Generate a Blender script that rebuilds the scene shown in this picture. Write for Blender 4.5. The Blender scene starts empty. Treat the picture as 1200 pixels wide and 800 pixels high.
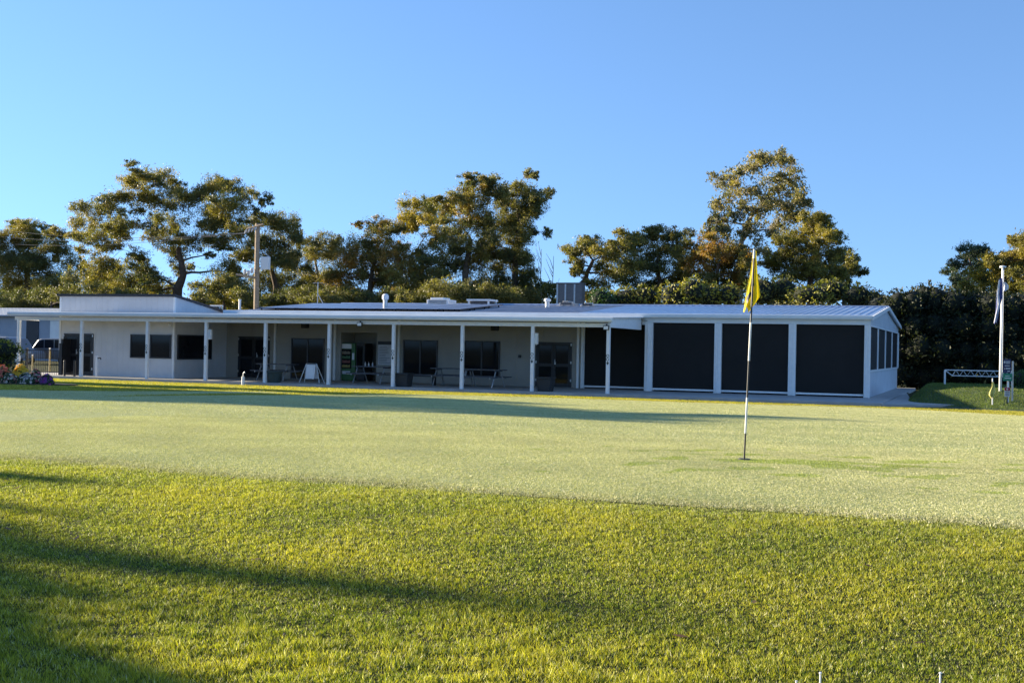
import bpy, bmesh, math, random
import numpy as np
from mathutils import Vector, Matrix

S = bpy.context.scene
C = S.collection
R = math.radians
rng = np.random.default_rng(7)
random.seed(7)

# ------------------------------------------------------------------ camera
# world: X along the clubhouse front (right), Y away from the photographer, Z up, patio floor z = 0
FPX = 1438.8
CAM = np.array([8.941, -43.622, 1.628])
ROLL, PITCH, YAW = 0.01944, 0.00516, -0.36828
FW = np.array([math.sin(YAW)*math.cos(PITCH), math.cos(YAW)*math.cos(PITCH), math.sin(PITCH)])
RI = np.array([math.cos(YAW), -math.sin(YAW), 0.0])
UP = np.cross(RI, FW)
RX = RI*math.cos(ROLL) + UP*math.sin(ROLL)
UX = -RI*math.sin(ROLL) + UP*math.cos(ROLL)
cd = bpy.data.cameras.new('camera'); cam = bpy.data.objects.new('camera', cd); C.objects.link(cam)
M4 = Matrix.Identity(4)
for i in range(3):
    M4[i][0] = RX[i]; M4[i][1] = UX[i]; M4[i][2] = -FW[i]; M4[i][3] = CAM[i]
cam.matrix_world = M4
cd.sensor_width = 36; cd.lens = 36*FPX/1200; cd.clip_start = 0.1; cd.clip_end = 4000
S.camera = cam
S.render.resolution_x = 1024; S.render.resolution_y = 682

# ------------------------------------------------------------------ light
SUN_EL = R(13.0)
SUN_AZ = np.array([-1.0, 0.03]); SUN_AZ /= np.linalg.norm(SUN_AZ)
W = bpy.data.worlds.new('World'); S.world = W; W.use_nodes = True
nt = W.node_tree; nt.nodes.clear()
out = nt.nodes.new('ShaderNodeOutputWorld'); bg = nt.nodes.new('ShaderNodeBackground')
sky = nt.nodes.new('ShaderNodeTexSky'); sky.sky_type = 'NISHITA'; sky.sun_disc = False
sky.sun_elevation = SUN_EL
sky.sun_rotation = math.atan2(SUN_AZ[0], SUN_AZ[1])
sky.air_density = 0.9; sky.dust_density = 0.0; sky.ozone_density = 3.5; sky.altitude = 150
tcw = nt.nodes.new('ShaderNodeTexCoord'); vm = nt.nodes.new('ShaderNodeVectorMath'); vm.operation = 'MULTIPLY_ADD'
vm.inputs[1].default_value = (1, 1, 0.75); vm.inputs[2].default_value = (0, 0, 0.14)
vn = nt.nodes.new('ShaderNodeVectorMath'); vn.operation = 'NORMALIZE'
nt.links.new(tcw.outputs['Generated'], vm.inputs[0]); nt.links.new(vm.outputs[0], vn.inputs[0]); nt.links.new(vn.outputs[0], sky.inputs['Vector'])
hs = nt.nodes.new('ShaderNodeHueSaturation'); hs.inputs['Saturation'].default_value = 1.0
tint = nt.nodes.new('ShaderNodeMix'); tint.data_type = 'RGBA'; tint.blend_type = 'MULTIPLY'; tint.inputs[0].default_value = 1.0
tint.inputs[7].default_value = (0.98, 0.98, 1.04, 1)
nt.links.new(sky.outputs[0], tint.inputs[6]); nt.links.new(tint.outputs[2], hs.inputs['Color']); nt.links.new(hs.outputs[0], bg.inputs[0])
bg.inputs[1].default_value = 0.092
nt.links.new(bg.outputs[0], out.inputs[0])
sd = bpy.data.lights.new('sun', 'SUN'); sd.energy = 5.0; sd.angle = R(0.5); sd.color = (1.0, 0.86, 0.64)
sun = bpy.data.objects.new('sun', sd); C.objects.link(sun)
sdir = Vector((SUN_AZ[0]*math.cos(SUN_EL), SUN_AZ[1]*math.cos(SUN_EL), math.sin(SUN_EL)))
sun.rotation_euler = sdir.to_track_quat('Z', 'Y').to_euler()
sun.location = (0, 0, 60)
S.view_settings.view_transform = 'Standard'; S.view_settings.look = 'None'
S.view_settings.exposure = 1.6; S.view_settings.gamma = 1.0; S.view_settings.use_curve_mapping = False

# ------------------------------------------------------------------ helpers
def ray(px, py):
    return FW + RX*((px-600)/FPX) - UX*((py-400)/FPX)
def atY(px, py, Y):
    d = ray(px, py); return CAM + d*((Y-CAM[1])/d[1])
def atZ(px, py, Z):
    d = ray(px, py); return CAM + d*((Z-CAM[2])/d[2])
def atX(px, py, X):
    d = ray(px, py); return CAM + d*((X-CAM[0])/d[0])
def xAt(px, Y, z=1.0):                                  # X of a picture column on the vertical plane Y
    py = 410
    for _ in range(4):
        p = atY(px, py, Y)
        py -= (z-p[2])*FPX/np.dot(p-CAM, FW)
    return float(atY(px, py, Y)[0])
def pxm(Y, X=0.0):                                      # pixels per metre there
    return FPX/float(np.dot(np.array([X, Y, 1.0])-CAM, FW))

_hy = np.arange(-90, 60, 0.05)
_hz = np.interp(_hy, [-90, -40.2, -38.2, -36.6, -35.3, -34.2, -31, -20, -10, -3, 0, 60],
                     [-.1, 0.0, .13, .34, .49, .52, .52, .30, .08, -.09, -.12, -.12])
_k = np.exp(-0.5*(np.arange(-40, 41)*0.05/0.45)**2); _k /= _k.sum()
_hz = np.convolve(np.pad(_hz, 40, mode='edge'), _k, 'valid')
def hgt(x, y):
    return np.interp(y, _hy, _hz) + 0.012*np.sin(np.asarray(x)*0.9+np.asarray(y)*0.5)*np.exp(-((np.asarray(y)+24)/14)**2)
def atG(px, py):
    d = ray(px, py); t = 3.0
    while t < 90:
        p = CAM+d*t
        if p[2] <= hgt(p[0], p[1]): break
        t += 0.01
    return CAM+d*t

def tag(o, label=None, cat=None, group=None, kind=None):
    if label: o['label'] = label
    if cat: o['category'] = cat
    if group: o['group'] = group
    if kind: o['kind'] = kind
    return o
def thing(name, label, cat, loc=(0, 0, 0), rz=0.0, group=None):
    o = bpy.data.objects.new(name, None); C.objects.link(o)
    o.location = Vector([float(v) for v in loc]); o.rotation_euler = (0, 0, rz)
    o.empty_display_size = 0.2
    return tag(o, label, cat, group)
def copy_tree(o, parent=None):
    c = o.copy(); C.objects.link(c)
    if parent is not None:
        c.parent = parent
    for ch in list(o.children):
        copy_tree(ch, c)
    return c

class MB:
    def __init__(s): s.v = []; s.f = []
    def add(s, vs, fs):
        n = len(s.v); s.v += [tuple(float(a) for a in v) for v in vs]; s.f += [tuple(n+i for i in f) for f in fs]; return s
    def box(s, a, b, rz=0.0, c=None):
        x0, y0, z0 = a; x1, y1, z1 = b
        vs = [(x0,y0,z0),(x1,y0,z0),(x1,y1,z0),(x0,y1,z0),(x0,y0,z1),(x1,y0,z1),(x1,y1,z1),(x0,y1,z1)]
        if rz:
            cx, cy = c if c else ((x0+x1)/2, (y0+y1)/2); co, si = math.cos(rz), math.sin(rz)
            vs = [(cx+(x-cx)*co-(y-cy)*si, cy+(x-cx)*si+(y-cy)*co, z) for x, y, z in vs]
        return s.add(vs, [(0,3,2,1),(4,5,6,7),(0,1,5,4),(1,2,6,5),(2,3,7,6),(3,0,4,7)])
    def poly(s, pts): return s.add(pts, [tuple(range(len(pts)))])
    def prism(s, pts, vec):                              # extrude a planar outline by vec
        n = len(pts); vec = np.array(vec, float)
        q = [np.array(p, float)+vec for p in pts]
        fs = [tuple(range(n-1, -1, -1)), tuple(range(n, 2*n))]
        fs += [(i, (i+1) % n, n+(i+1) % n, n+i) for i in range(n)]
        return s.add(list(pts)+q, fs)
    def tube(s, pts, rad, n=8, cap=True):
        pts = [np.array(p, float) for p in pts]
        if np.isscalar(rad): rad = [rad]*len(pts)
        t0 = pts[1]-pts[0]
        ref = np.array([0, 0, 1.0]) if abs(t0[2]) < 0.9*np.linalg.norm(t0) else np.array([0, 1.0, 0])
        vs = []
        for i, p in enumerate(pts):
            t = pts[min(i+1, len(pts)-1)]-pts[max(i-1, 0)]; t = t/(np.linalg.norm(t)+1e-9)
            a = np.cross(ref, t); a /= np.linalg.norm(a)+1e-9; b = np.cross(t, a)
            for k in range(n):
                w = 2*math.pi*k/n
                vs.append(p+rad[i]*(a*math.cos(w)+b*math.sin(w)))
        fs = []
        for i in range(len(pts)-1):
            for k in range(n):
                fs.append((i*n+k, i*n+(k+1) % n, (i+1)*n+(k+1) % n, (i+1)*n+k))
        if cap:
            fs.append(tuple(range(n-1, -1, -1))); fs.append(tuple((len(pts)-1)*n+k for k in range(n)))
        return s.add(vs, fs)
    def lathe(s, prof, c=(0, 0, 0), n=20):
        vs = []; fs = []
        for r_, z_ in prof:
            for k in range(n):
                w = 2*math.pi*k/n; vs.append((c[0]+r_*math.cos(w), c[1]+r_*math.sin(w), c[2]+z_))
        for i in range(len(prof)-1):
            for k in range(n): fs.append((i*n+k, i*n+(k+1) % n, (i+1)*n+(k+1) % n, (i+1)*n+k))
        fs.append(tuple(range(n-1, -1, -1))); fs.append(tuple((len(prof)-1)*n+k for k in range(n)))
        return s.add(vs, fs)
    def build(s, name, m, parent=None, bevel=0.0, smooth=False, local=False):
        me = bpy.data.meshes.new(name)
        off = np.zeros(3)
        if parent is not None and not local:
            q = parent
            while q is not None: off += np.array(q.location); q = q.parent
        me.from_pydata([tuple(np.array(v)-off) for v in s.v], [], s.f); me.update()
        bm = bmesh.new(); bm.from_mesh(me); bmesh.ops.recalc_face_normals(bm, faces=bm.faces); bm.to_mesh(me); bm.free()
        if smooth:
            me.polygons.foreach_set('use_smooth', [True]*len(me.polygons))
        me.materials.append(m)
        o = bpy.data.objects.new(name, me); C.objects.link(o)
        if parent is not None: o.parent = parent
        if bevel:
            b = o.modifiers.new('bevel', 'BEVEL'); b.width = bevel; b.segments = 2; b.limit_method = 'ANGLE'
        return o

def np_mesh(name, V, F, m, parent=None, cols=None, smooth=False):
    """V (n,3) world, F (k,3 or 4)"""
    if parent is not None:
        off = np.zeros(3); q = parent
        while q is not None: off += np.array(q.location); q = q.parent
        V = V-off
    me = bpy.data.meshes.new(name); k = F.shape[1]
    me.vertices.add(len(V)); me.vertices.foreach_set('co', np.ascontiguousarray(V, np.float32).ravel())
    me.loops.add(F.size); me.loops.foreach_set('vertex_index', np.ascontiguousarray(F, np.int32).ravel())
    me.polygons.add(len(F)); me.polygons.foreach_set('loop_start', np.arange(0, F.size, k, dtype=np.int32))
    me.polygons.foreach_set('loop_total', np.full(len(F), k, np.int32))
    if smooth: me.polygons.foreach_set('use_smooth', np.ones(len(F), bool))
    me.update(calc_edges=True)
    if cols is not None:
        a = me.color_attributes.new('Col', 'FLOAT_COLOR', 'POINT')
        c4 = np.ones((len(V), 4), np.float32); c4[:, :3] = cols
        a.data.foreach_set('color', c4.ravel())
    me.materials.append(m)
    o = bpy.data.objects.new(name, me); C.objects.link(o)
    if parent is not None: o.parent = parent
    return o

# ------------------------------------------------------------------ materials
def nodes(name):
    m = bpy.data.materials.new(name); m.use_nodes = True
    t = m.node_tree; b = t.nodes['Principled BSDF']
    return m, t, b
def mat(name, col, rough=0.6, metal=0.0, var=0.12, scale=6.0, bump=0.0, bscale=60.0, spec=0.5):
    m, t, b = nodes(name)
    tc = t.nodes.new('ShaderNodeTexCoord')
    n = t.nodes.new('ShaderNodeTexNoise'); n.inputs['Scale'].default_value = scale; n.inputs['Detail'].default_value = 6
    t.links.new(tc.outputs['Object'], n.inputs['Vector'])
    r = t.nodes.new('ShaderNodeValToRGB')
    r.color_ramp.elements[0].position = 0.3; r.color_ramp.elements[1].position = 0.72
    lo = [c*(1-var) for c in col]; hi = [min(1, c*(1+var)) for c in col]
    r.color_ramp.elements[0].color = (*lo, 1); r.color_ramp.elements[1].color = (*hi, 1)
    t.links.new(n.outputs[0], r.inputs[0]); t.links.new(r.outputs[0], b.inputs['Base Color'])
    b.inputs['Roughness'].default_value = rough; b.inputs['Metallic'].default_value = metal
    b.inputs['Specular IOR Level'].default_value = spec
    if bump:
        n2 = t.nodes.new('ShaderNodeTexNoise'); n2.inputs['Scale'].default_value = bscale; n2.inputs['Detail'].default_value = 4
        t.links.new(tc.outputs['Object'], n2.inputs['Vector'])
        bp = t.nodes.new('ShaderNodeBump'); bp.inputs['Strength'].default_value = bump; bp.inputs['Distance'].default_value = 0.02
        t.links.new(n2.outputs[0], bp.inputs['Height']); t.links.new(bp.outputs[0], b.inputs['Normal'])
    return m
def groove_mat(name, col, period, rough=0.6, axis=0):
    m = mat(name, col, rough, var=0.06, scale=1.5)
    t = m.node_tree; b = t.nodes['Principled BSDF']
    tc = t.nodes.new('ShaderNodeTexCoord'); sx = t.nodes.new('ShaderNodeSeparateXYZ'); t.links.new(tc.outputs['Object'], sx.inputs[0])
    ad = t.nodes.new('ShaderNodeMath'); ad.operation = 'ADD'; t.links.new(sx.outputs[0], ad.inputs[0]); t.links.new(sx.outputs[1], ad.inputs[1])
    dv = t.nodes.new('ShaderNodeMath'); dv.operation = 'DIVIDE'; dv.inputs[1].default_value = period
    t.links.new((ad if axis == 0 else sx).outputs[0 if axis == 0 else 2], dv.inputs[0])
    fr = t.nodes.new('ShaderNodeMath'); fr.operation = 'FRACT'; t.links.new(dv.outputs[0], fr.inputs[0])
    rp = t.nodes.new('ShaderNodeValToRGB'); e = rp.color_ramp.elements
    e[0].position = 0.0; e[0].color = (0, 0, 0, 1); e[1].position = 0.10; e[1].color = (1, 1, 1, 1)
    t.links.new(fr.outputs[0], rp.inputs[0])
    bp = t.nodes.new('ShaderNodeBump'); bp.inputs['Strength'].default_value = 0.8; bp.inputs['Distance'].default_value = 0.015
    t.links.new(rp.outputs[0], bp.inputs['Height']); t.links.new(bp.outputs[0], b.inputs['Normal'])
    return m
def glass_mat(name, col=(0.012, 0.013, 0.016), rough=0.04):
    m, t, b = nodes(name)
    tc = t.nodes.new('ShaderNodeTexCoord'); n = t.nodes.new('ShaderNodeTexNoise'); n.inputs['Scale'].default_value = 1.2
    t.links.new(tc.outputs['Object'], n.inputs['Vector'])
    r = t.nodes.new('ShaderNodeValToRGB'); r.color_ramp.elements[0].color = (*[c*.5 for c in col], 1); r.color_ramp.elements[1].color = (*[c*1.6 for c in col], 1)
    t.links.new(n.outputs[0], r.inputs[0]); t.links.new(r.outputs[0], b.inputs['Base Color'])
    b.inputs['Roughness'].default_value = rough; b.inputs['Specular IOR Level'].default_value = 0.2
    return m
def attr_mat(name, rough=0.6, transl=0.3, spec=0.35):
    m, t, b = nodes(name)
    a = t.nodes.new('ShaderNodeAttribute'); a.attribute_name = 'Col'
    t.links.new(a.outputs['Color'], b.inputs['Base Color'])
    b.inputs['Roughness'].default_value = rough; b.inputs['Specular IOR Level'].default_value = spec
    if transl:
        tr = t.nodes.new('ShaderNodeBsdfTranslucent'); mx = t.nodes.new('ShaderNodeMixShader'); mx.inputs[0].default_value = transl
        g = t.nodes.new('ShaderNodeMix'); g.data_type = 'RGBA'; g.blend_type = 'MULTIPLY'; g.inputs[0].default_value = 1.0
        g.inputs[7].default_value = (1.5, 1.6, 0.5, 1)
        t.links.new(a.outputs['Color'], g.inputs[6]); t.links.new(g.outputs[2], tr.inputs[0])
        o = t.nodes['Material Output']
        t.links.new(b.outputs[0], mx.inputs[1]); t.links.new(tr.outputs[0], mx.inputs[2]); t.links.new(mx.outputs[0], o.inputs[0])
    return m

M = {}
M['white'] = mat('white_paint', (0.82, 0.82, 0.81), 0.45, var=0.05)
M['gutter'] = mat('gutter_paint', (0.76, 0.78, 0.78), 0.35, var=0.05, scale=2)
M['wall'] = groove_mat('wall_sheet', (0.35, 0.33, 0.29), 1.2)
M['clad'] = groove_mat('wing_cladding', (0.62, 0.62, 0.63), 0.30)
M['lap'] = groove_mat('gable_cladding', (0.60, 0.63, 0.66), 0.10, axis=2)
M['roof'] = mat('roof_steel', (0.58, 0.66, 0.78), 0.36, metal=0.8, var=0.10, scale=0.8)
M['darktrim'] = mat('dark_trim', (0.018, 0.020, 0.028), 0.5, var=0.2)
M['black'] = mat('black_metal', (0.014, 0.014, 0.016), 0.45, var=0.2)
M['screen'] = mat('screen_mesh', (0.018, 0.0165, 0.0155), 0.75, var=0.15, scale=1.0, bump=0.1, bscale=300, spec=0.25)
M['glass'] = glass_mat('dark_glass')
M['frame'] = mat('window_frame', (0.03, 0.03, 0.033), 0.4)
M['concrete'] = mat('concrete', (0.40, 0.385, 0.36), 0.85, var=0.14, scale=2.0, bump=0.15, bscale=40)
M['steel'] = mat('galvanised_steel', (0.50, 0.51, 0.52), 0.4, metal=0.7)
M['solar'] = mat('solar_glass', (0.20, 0.27, 0.42), 0.3, metal=.5, var=0.2, scale=4)
M['tubgreen'] = mat('green_tub', (0.03, 0.05, 0.045), 0.6)
M['tub'] = mat('dark_tub', (0.025, 0.028, 0.03), 0.6)
M['timber'] = mat('grey_timber', (0.10, 0.10, 0.11), 0.75, var=0.3, scale=12)
M['pole'] = mat('pole_timber', (0.34, 0.26, 0.18), 0.85, var=0.25, scale=9, bump=0.3, bscale=30)
M['paper'] = mat('board_paper', (0.55, 0.56, 0.58), 0.6, var=0.06)
M['bark'] = mat('dark_bark', (0.11, 0.075, 0.05), 0.9, var=0.4, scale=5, bump=0.5, bscale=20)
M['palebark'] = mat('pale_bark', (0.36, 0.31, 0.26), 0.85, var=0.35, scale=3, bump=0.3, bscale=15)
M['leaf'] = attr_mat('gum_leaves', 0.5, 0.28)
M['hedgeleaf'] = attr_mat('hedge_leaves', 0.55, 0.22)
M['blade'] = attr_mat('grass_blades', 0.5, 0.35, 0.3)
M['dew'] = attr_mat('dewy_turf', 0.6, 0.15, 0.2)
M['petal'] = attr_mat('petals', 0.6, 0.25)
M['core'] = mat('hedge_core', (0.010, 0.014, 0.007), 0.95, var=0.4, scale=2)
M['soil'] = mat('garden_soil', (0.05, 0.035, 0.022), 0.95, var=0.4, scale=10, bump=0.6, bscale=25)
M['yellow'] = None

def lawn_mat():
    m, t, b = nodes('lawn_grass'); L = t.links.new
    g = t.nodes.new('ShaderNodeNewGeometry'); sp = t.nodes.new('ShaderNodeSeparateXYZ'); L(g.outputs['Position'], sp.inputs[0])
    def noise(s, d=5):
        n = t.nodes.new('ShaderNodeTexNoise'); n.inputs['Scale'].default_value = s; n.inputs['Detail'].default_value = d
        L(g.outputs['Position'], n.inputs['Vector']); return n
    n1, n2, n3 = noise(0.9), noise(14, 6), noise(70, 4)
    r1 = t.nodes.new('ShaderNodeValToRGB'); e = r1.color_ramp.elements
    e[0].position = .35; e[0].color = (0.055, 0.062, 0.014, 1); e[1].position = .68; e[1].color = (0.095, 0.09, 0.018, 1); L(n1.outputs[0], r1.inputs[0])
    r2 = t.nodes.new('ShaderNodeValToRGB'); e = r2.color_ramp.elements
    e[0].position = .36; e[0].color = (.45, .50, .45, 1); e[1].position = .62; e[1].color = (1.25, 1.2, 1.1, 1); L(n2.outputs[0], r2.inputs[0])
    mx = t.nodes.new('ShaderNodeMix'); mx.data_type = 'RGBA'; mx.blend_type = 'MULTIPLY'; mx.inputs[0].default_value = 1
    L(r1.outputs[0], mx.inputs[6]); L(r2.outputs[0], mx.inputs[7])
    # drier, yellower couch grass along the patio edge
    mr = t.nodes.new('ShaderNodeMapRange'); mr.inputs[1].default_value = -8; mr.inputs[2].default_value = -2; mr.clamp = True; L(sp.outputs[1], mr.inputs[0])
    my = t.nodes.new('ShaderNodeMix'); my.data_type = 'RGBA'; my.inputs[7].default_value = (0.20, 0.165, 0.030, 1)
    md = t.nodes.new('ShaderNodeMath'); md.operation = 'MULTIPLY'; md.inputs[1].default_value = .75; L(mr.outputs[0], md.inputs[0])
    m2 = t.nodes.new('ShaderNodeMapRange'); m2.inputs[1].default_value = .2; m2.inputs[2].default_value = 1.2; m2.inputs[3].default_value = .75; m2.inputs[4].default_value = 0; m2.clamp = True; L(sp.outputs[1], m2.inputs[0]); L(m2.outputs[0], md.inputs[1])
    L(md.outputs[0], my.inputs[0]); L(mx.outputs[2], my.inputs[6]); L(my.outputs[2], b.inputs['Base Color'])
    b.inputs['Roughness'].default_value = .75; b.inputs['Specular IOR Level'].default_value = .2
    ad = t.nodes.new('ShaderNodeMath'); ad.operation = 'ADD'; L(n2.outputs[0], ad.inputs[0]); L(n3.outputs[0], ad.inputs[1])
    bp = t.nodes.new('ShaderNodeBump'); bp.inputs['Strength'].default_value = 1.0; bp.inputs['Distance'].default_value = .06
    L(ad.outputs[0], bp.inputs['Height']); L(bp.outputs[0], b.inputs['Normal'])
    return m
M['lawn'] = lawn_mat()

FLAG = atG(872, 540)
def green_mat():
    m, t, b = nodes('dewy_putting_green'); L = t.links.new
    g = t.nodes.new('ShaderNodeNewGeometry')
    def noise(s, d=5, vec=None, rough=.5):
        n = t.nodes.new('ShaderNodeTexNoise'); n.inputs['Scale'].default_value = s; n.inputs['Detail'].default_value = d; n.inputs['Roughness'].default_value = rough
        L(vec if vec else g.outputs['Position'], n.inputs['Vector']); return n
    def ramp(src, p0, c0, p1, c1):
        r = t.nodes.new('ShaderNodeValToRGB'); e = r.color_ramp.elements
        e[0].position = p0; e[0].color = (*c0, 1); e[1].position = p1; e[1].color = (*c1, 1); L(src, r.inputs[0]); return r
    def mix(f, a, bb, mode='MIX'):
        x = t.nodes.new('ShaderNodeMix'); x.data_type = 'RGBA'; x.blend_type = mode
        if isinstance(f, float): x.inputs[0].default_value = f
        else: L(f, x.inputs[0])
        L(a, x.inputs[6])
        if isinstance(bb, tuple): x.inputs[7].default_value = (*bb, 1)
        else: L(bb, x.inputs[7])
        return x
    base = ramp(noise(0.35, 4).outputs[0], .35, (.34, .375, .125), .66, (.44, .445, .165))
    fine = ramp(noise(26, 7, rough=.65).outputs[0], .34, (.55, .60, .45), .66, (1.30, 1.26, 1.15))
    c = mix(1.0, base.outputs[0], fine.outputs[0], 'MULTIPLY')
    # dew beads: small pale specks
    vo = t.nodes.new('ShaderNodeTexVoronoi'); vo.inputs['Scale'].default_value = 38; L(g.outputs['Position'], vo.inputs['Vector'])
    dew = ramp(vo.outputs['Distance'], .10, (1, 1, 1), .26, (0, 0, 0))
    nd = ramp(noise(5, 3).outputs[0], .42, (0, 0, 0), .62, (1, 1, 1))
    dm = mix(1.0, dew.outputs[0], nd.outputs[0], 'MULTIPLY')
    c = mix(dm.outputs[2], c.outputs[2], (.72, .72, .58))
    # streaks where the dew has been brushed off around the hole
    mp = t.nodes.new('ShaderNodeMapping'); mp.inputs['Location'].default_value = (-FLAG[0]-.9, -FLAG[1]-.2, 0); L(g.outputs['Position'], mp.inputs[0])
    mr = t.nodes.new('ShaderNodeMapping'); mr.inputs['Rotation'].default_value = (0, 0, YAW); L(mp.outputs[0], mr.inputs[0])
    ms = t.nodes.new('ShaderNodeMapping'); ms.inputs['Scale'].default_value = (.50, .55, 0); L(mr.outputs[0], ms.inputs[0])
    ln = t.nodes.new('ShaderNodeVectorMath'); ln.operation = 'LENGTH'; L(ms.outputs[0], ln.inputs[0])
    fall = ramp(ln.outputs['Value'], .30, (1, 1, 1), 1.0, (0, 0, 0))
    md = t.nodes.new('ShaderNodeMapping'); md.inputs['Scale'].default_value = (1.3, 2.3, 0); L(mr.outputs[0], md.inputs[0])
    st = noise(1.6, 3, md.outputs[0], .6)
    sr = ramp(st.outputs[0], .50, (0, 0, 0), .57, (1, 1, 1))
    tk = mix(1.0, sr.outputs[0], fall.outputs[0], 'MULTIPLY')
    c = mix(tk.outputs[2], c.outputs[2], (.17, .20, .035))
    # faint mowing bands
    L(c.outputs[2], b.inputs['Base Color'])
    b.inputs['Roughness'].default_value = .6; b.inputs['Specular IOR Level'].default_value = .35
    n3 = noise(60, 5, rough=.6)
    bp = t.nodes.new('ShaderNodeBump'); bp.inputs['Strength'].default_value = .9; bp.inputs['Distance'].default_value = .02
    L(n3.outputs[0], bp.inputs['Height']); L(bp.outputs[0], b.inputs['Normal'])
    return m
M['green'] = green_mat()

# ------------------------------------------------------------------ ground
def axis_lines(lo, hi, step, far):
    a = list(np.arange(lo, hi+1e-6, step)); s = step
    x = hi
    while x < far: s *= 1.35; x += s; a.append(x)
    x = lo; s = step; pre = []
    while x > -far: s *= 1.35; x -= s; pre.append(x)
    return np.array(pre[::-1]+a)
gx = axis_lines(-22, 17, 0.3, 1500); gy = axis_lines(-42, 6, 0.25, 1500)
GX, GY = np.meshgrid(gx, gy); GZ = hgt(GX, np.clip(GY, -89, 59))
V = np.stack([GX.ravel(), GY.ravel(), GZ.ravel()], 1); nx = len(gx)
ii, jj = np.meshgrid(np.arange(len(gy)-1), np.arange(nx-1), indexing='ij'); b0 = (ii*nx+jj).ravel()
F = np.stack([b0, b0+1, b0+nx+1, b0+nx], 1)
tag(np_mesh('ground', V, F, M['lawn'], smooth=True), kind='structure')

# putting green: between a straight near edge and a curved rear edge
rear = [tuple(atG(x, y)[:2]) for x, y in [(0, 467.5), (80, 465.5), (150, 463.5), (300, 459.3), (390, 460.2), (480, 462), (600, 464.8), (700, 468), (800, 471.5), (900, 474.5), (1000, 477), (1100, 481.5), (1200, 487.5)]]
rear = [(-16.6, -34.2), (-16.3, -24)]+rear+[(rear[-1][0]+3, rear[-1][1]-3), (rear[-1][0]+5, -20), (rear[-1][0]+5.6, -34.0)]
rear.sort()
rx = np.array([p[0] for p in rear]); ry = np.array([p[1] for p in rear])
xs = np.arange(rx[0]+.02, rx[-1]-.02, 0.12)
yr = np.interp(xs, rx, ry)
kk = np.exp(-0.5*(np.arange(-6, 7)/3.0)**2); kk /= kk.sum(); yr = np.convolve(np.pad(yr, 6, mode='edge'), kk, 'valid')
yn = -34.78 + .10*np.sin(xs*.55+1) + .05*np.sin(xs*1.7)
NR = 138; tt = np.unique(np.concatenate([np.linspace(0, 1, 130), [.003, .006, .010, .014, .986, .990, .994, .997]])); NR = len(tt)
PX = np.repeat(xs[:, None], NR, 1); PY = yn[:, None]+(yr-yn)[:, None]*tt[None, :]
LEN = (yr-yn)[:, None]; e_ = np.minimum(np.minimum(tt[None, :], 1-tt[None, :])*LEN/.35, np.minimum(np.arange(len(xs)), np.arange(len(xs))[::-1])[:, None]*.12/.35)
PZ = hgt(PX, PY)+np.where(e_ < 1, -.012+.024*np.clip(e_, 0, 1), .012)
V = np.stack([PX.ravel(), PY.ravel(), PZ.ravel()], 1)
ii, jj = np.meshgrid(np.arange(len(xs)-1), np.arange(NR-1), indexing='ij'); b0 = (ii*NR+jj).ravel()
F = np.stack([b0, b0+NR, b0+NR+1, b0+1], 1)
tag(np_mesh('putting_green', V, F, M['green'], smooth=True), kind='structure')

# grass blades on the bank in the foreground and along the collar by the patio
ylim = lambda x: -34.72 + .10*np.sin(x*.55+1) + .05*np.sin(x*1.7)
def blades(n, x0, x1, y0, y1, hmin, hmax, w, keep=None, pale=None, hf=None):
    x = rng.uniform(x0, x1, n); y = rng.uniform(y0, y1, n)
    if keep is not None:
        k = keep(x, y); x = x[k]; y = y[k]
    n = len(x); z = (hf or hgt)(x, y)
    cl = np.sin(x*7.3+1.7*np.sin(y*5.1))*np.sin(y*8.7+1.3*np.sin(x*6.3)); c2 = np.sin(x*2.1+np.sin(y*1.7))*np.sin(y*2.6+np.sin(x*1.9))
    c3 = np.sin(x*23+2*np.sin(y*19))*np.sin(y*27+2*np.sin(x*17))
    c4 = np.sin(x*61+3*np.sin(y*47))*np.sin(y*67+3*np.sin(x*53))
    h = rng.uniform(hmin, hmax, n)*(1+.2*cl+.15*c2+.3*c3+.45*c4)*(1+(.5+.7*np.sin(x*9+2*np.sin(y*5))*np.sin(y*17+1.5*np.sin(x*6)))*np.clip((-37.4-y)/.8, 0, 1))
    if pale is None: h *= np.clip(.6+(ylim(x)-y)/.6, .6, 1)
    a = rng.uniform(0, 2*np.pi, n); ln = rng.uniform(.2, 1.1, n)*h; la = rng.uniform(0, 2*np.pi, n)
    ww = w*rng.uniform(.6, 1.3, n)
    B0 = np.stack([x-np.cos(a)*ww, y-np.sin(a)*ww, z-.004], 1); B1 = np.stack([x+np.cos(a)*ww, y+np.sin(a)*ww, z-.004], 1)
    T = np.stack([x+np.cos(la)*ln, y+np.sin(la)*ln, z+h], 1)
    V = np.stack([B0, B1, T], 1).reshape(-1, 3); F = np.arange(3*n).reshape(-1, 3)
    if pale is not None:
        c = np.array(pale)[rng.integers(0, len(pale), n)]*(rng.uniform(.82, 1.18, n)*(1+.15*c4)*(1+.12*c2))[:, None]
        return V, F, np.repeat(c, 3, 0)
    g = np.array([.185, .23, .028]); yl = np.array([.46, .415, .052]); st = np.array([.62, .58, .36]); dk = np.array([.060, .095, .018])
    u = rng.uniform(0, 1, n); mixv = np.clip(.5+.35*c2+.2*cl+rng.normal(0, .3, n), 0, 1)
    col = g[None]*(1-mixv[:, None])+yl[None]*mixv[:, None]
    pe = np.exp(-np.clip(ylim(x)-y, 0, 9)/.22)*.75; k = rng.uniform(0, 1, n) < pe; col[k] = np.array([.38, .39, .17])
    col[u < .08] = st; col[(u > .08) & (u < .20)] = dk
    col *= (rng.uniform(.75, 1.3, n)*(1+.22*c4))[:, None]
    return V, F, np.repeat(col, 3, 0)
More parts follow.
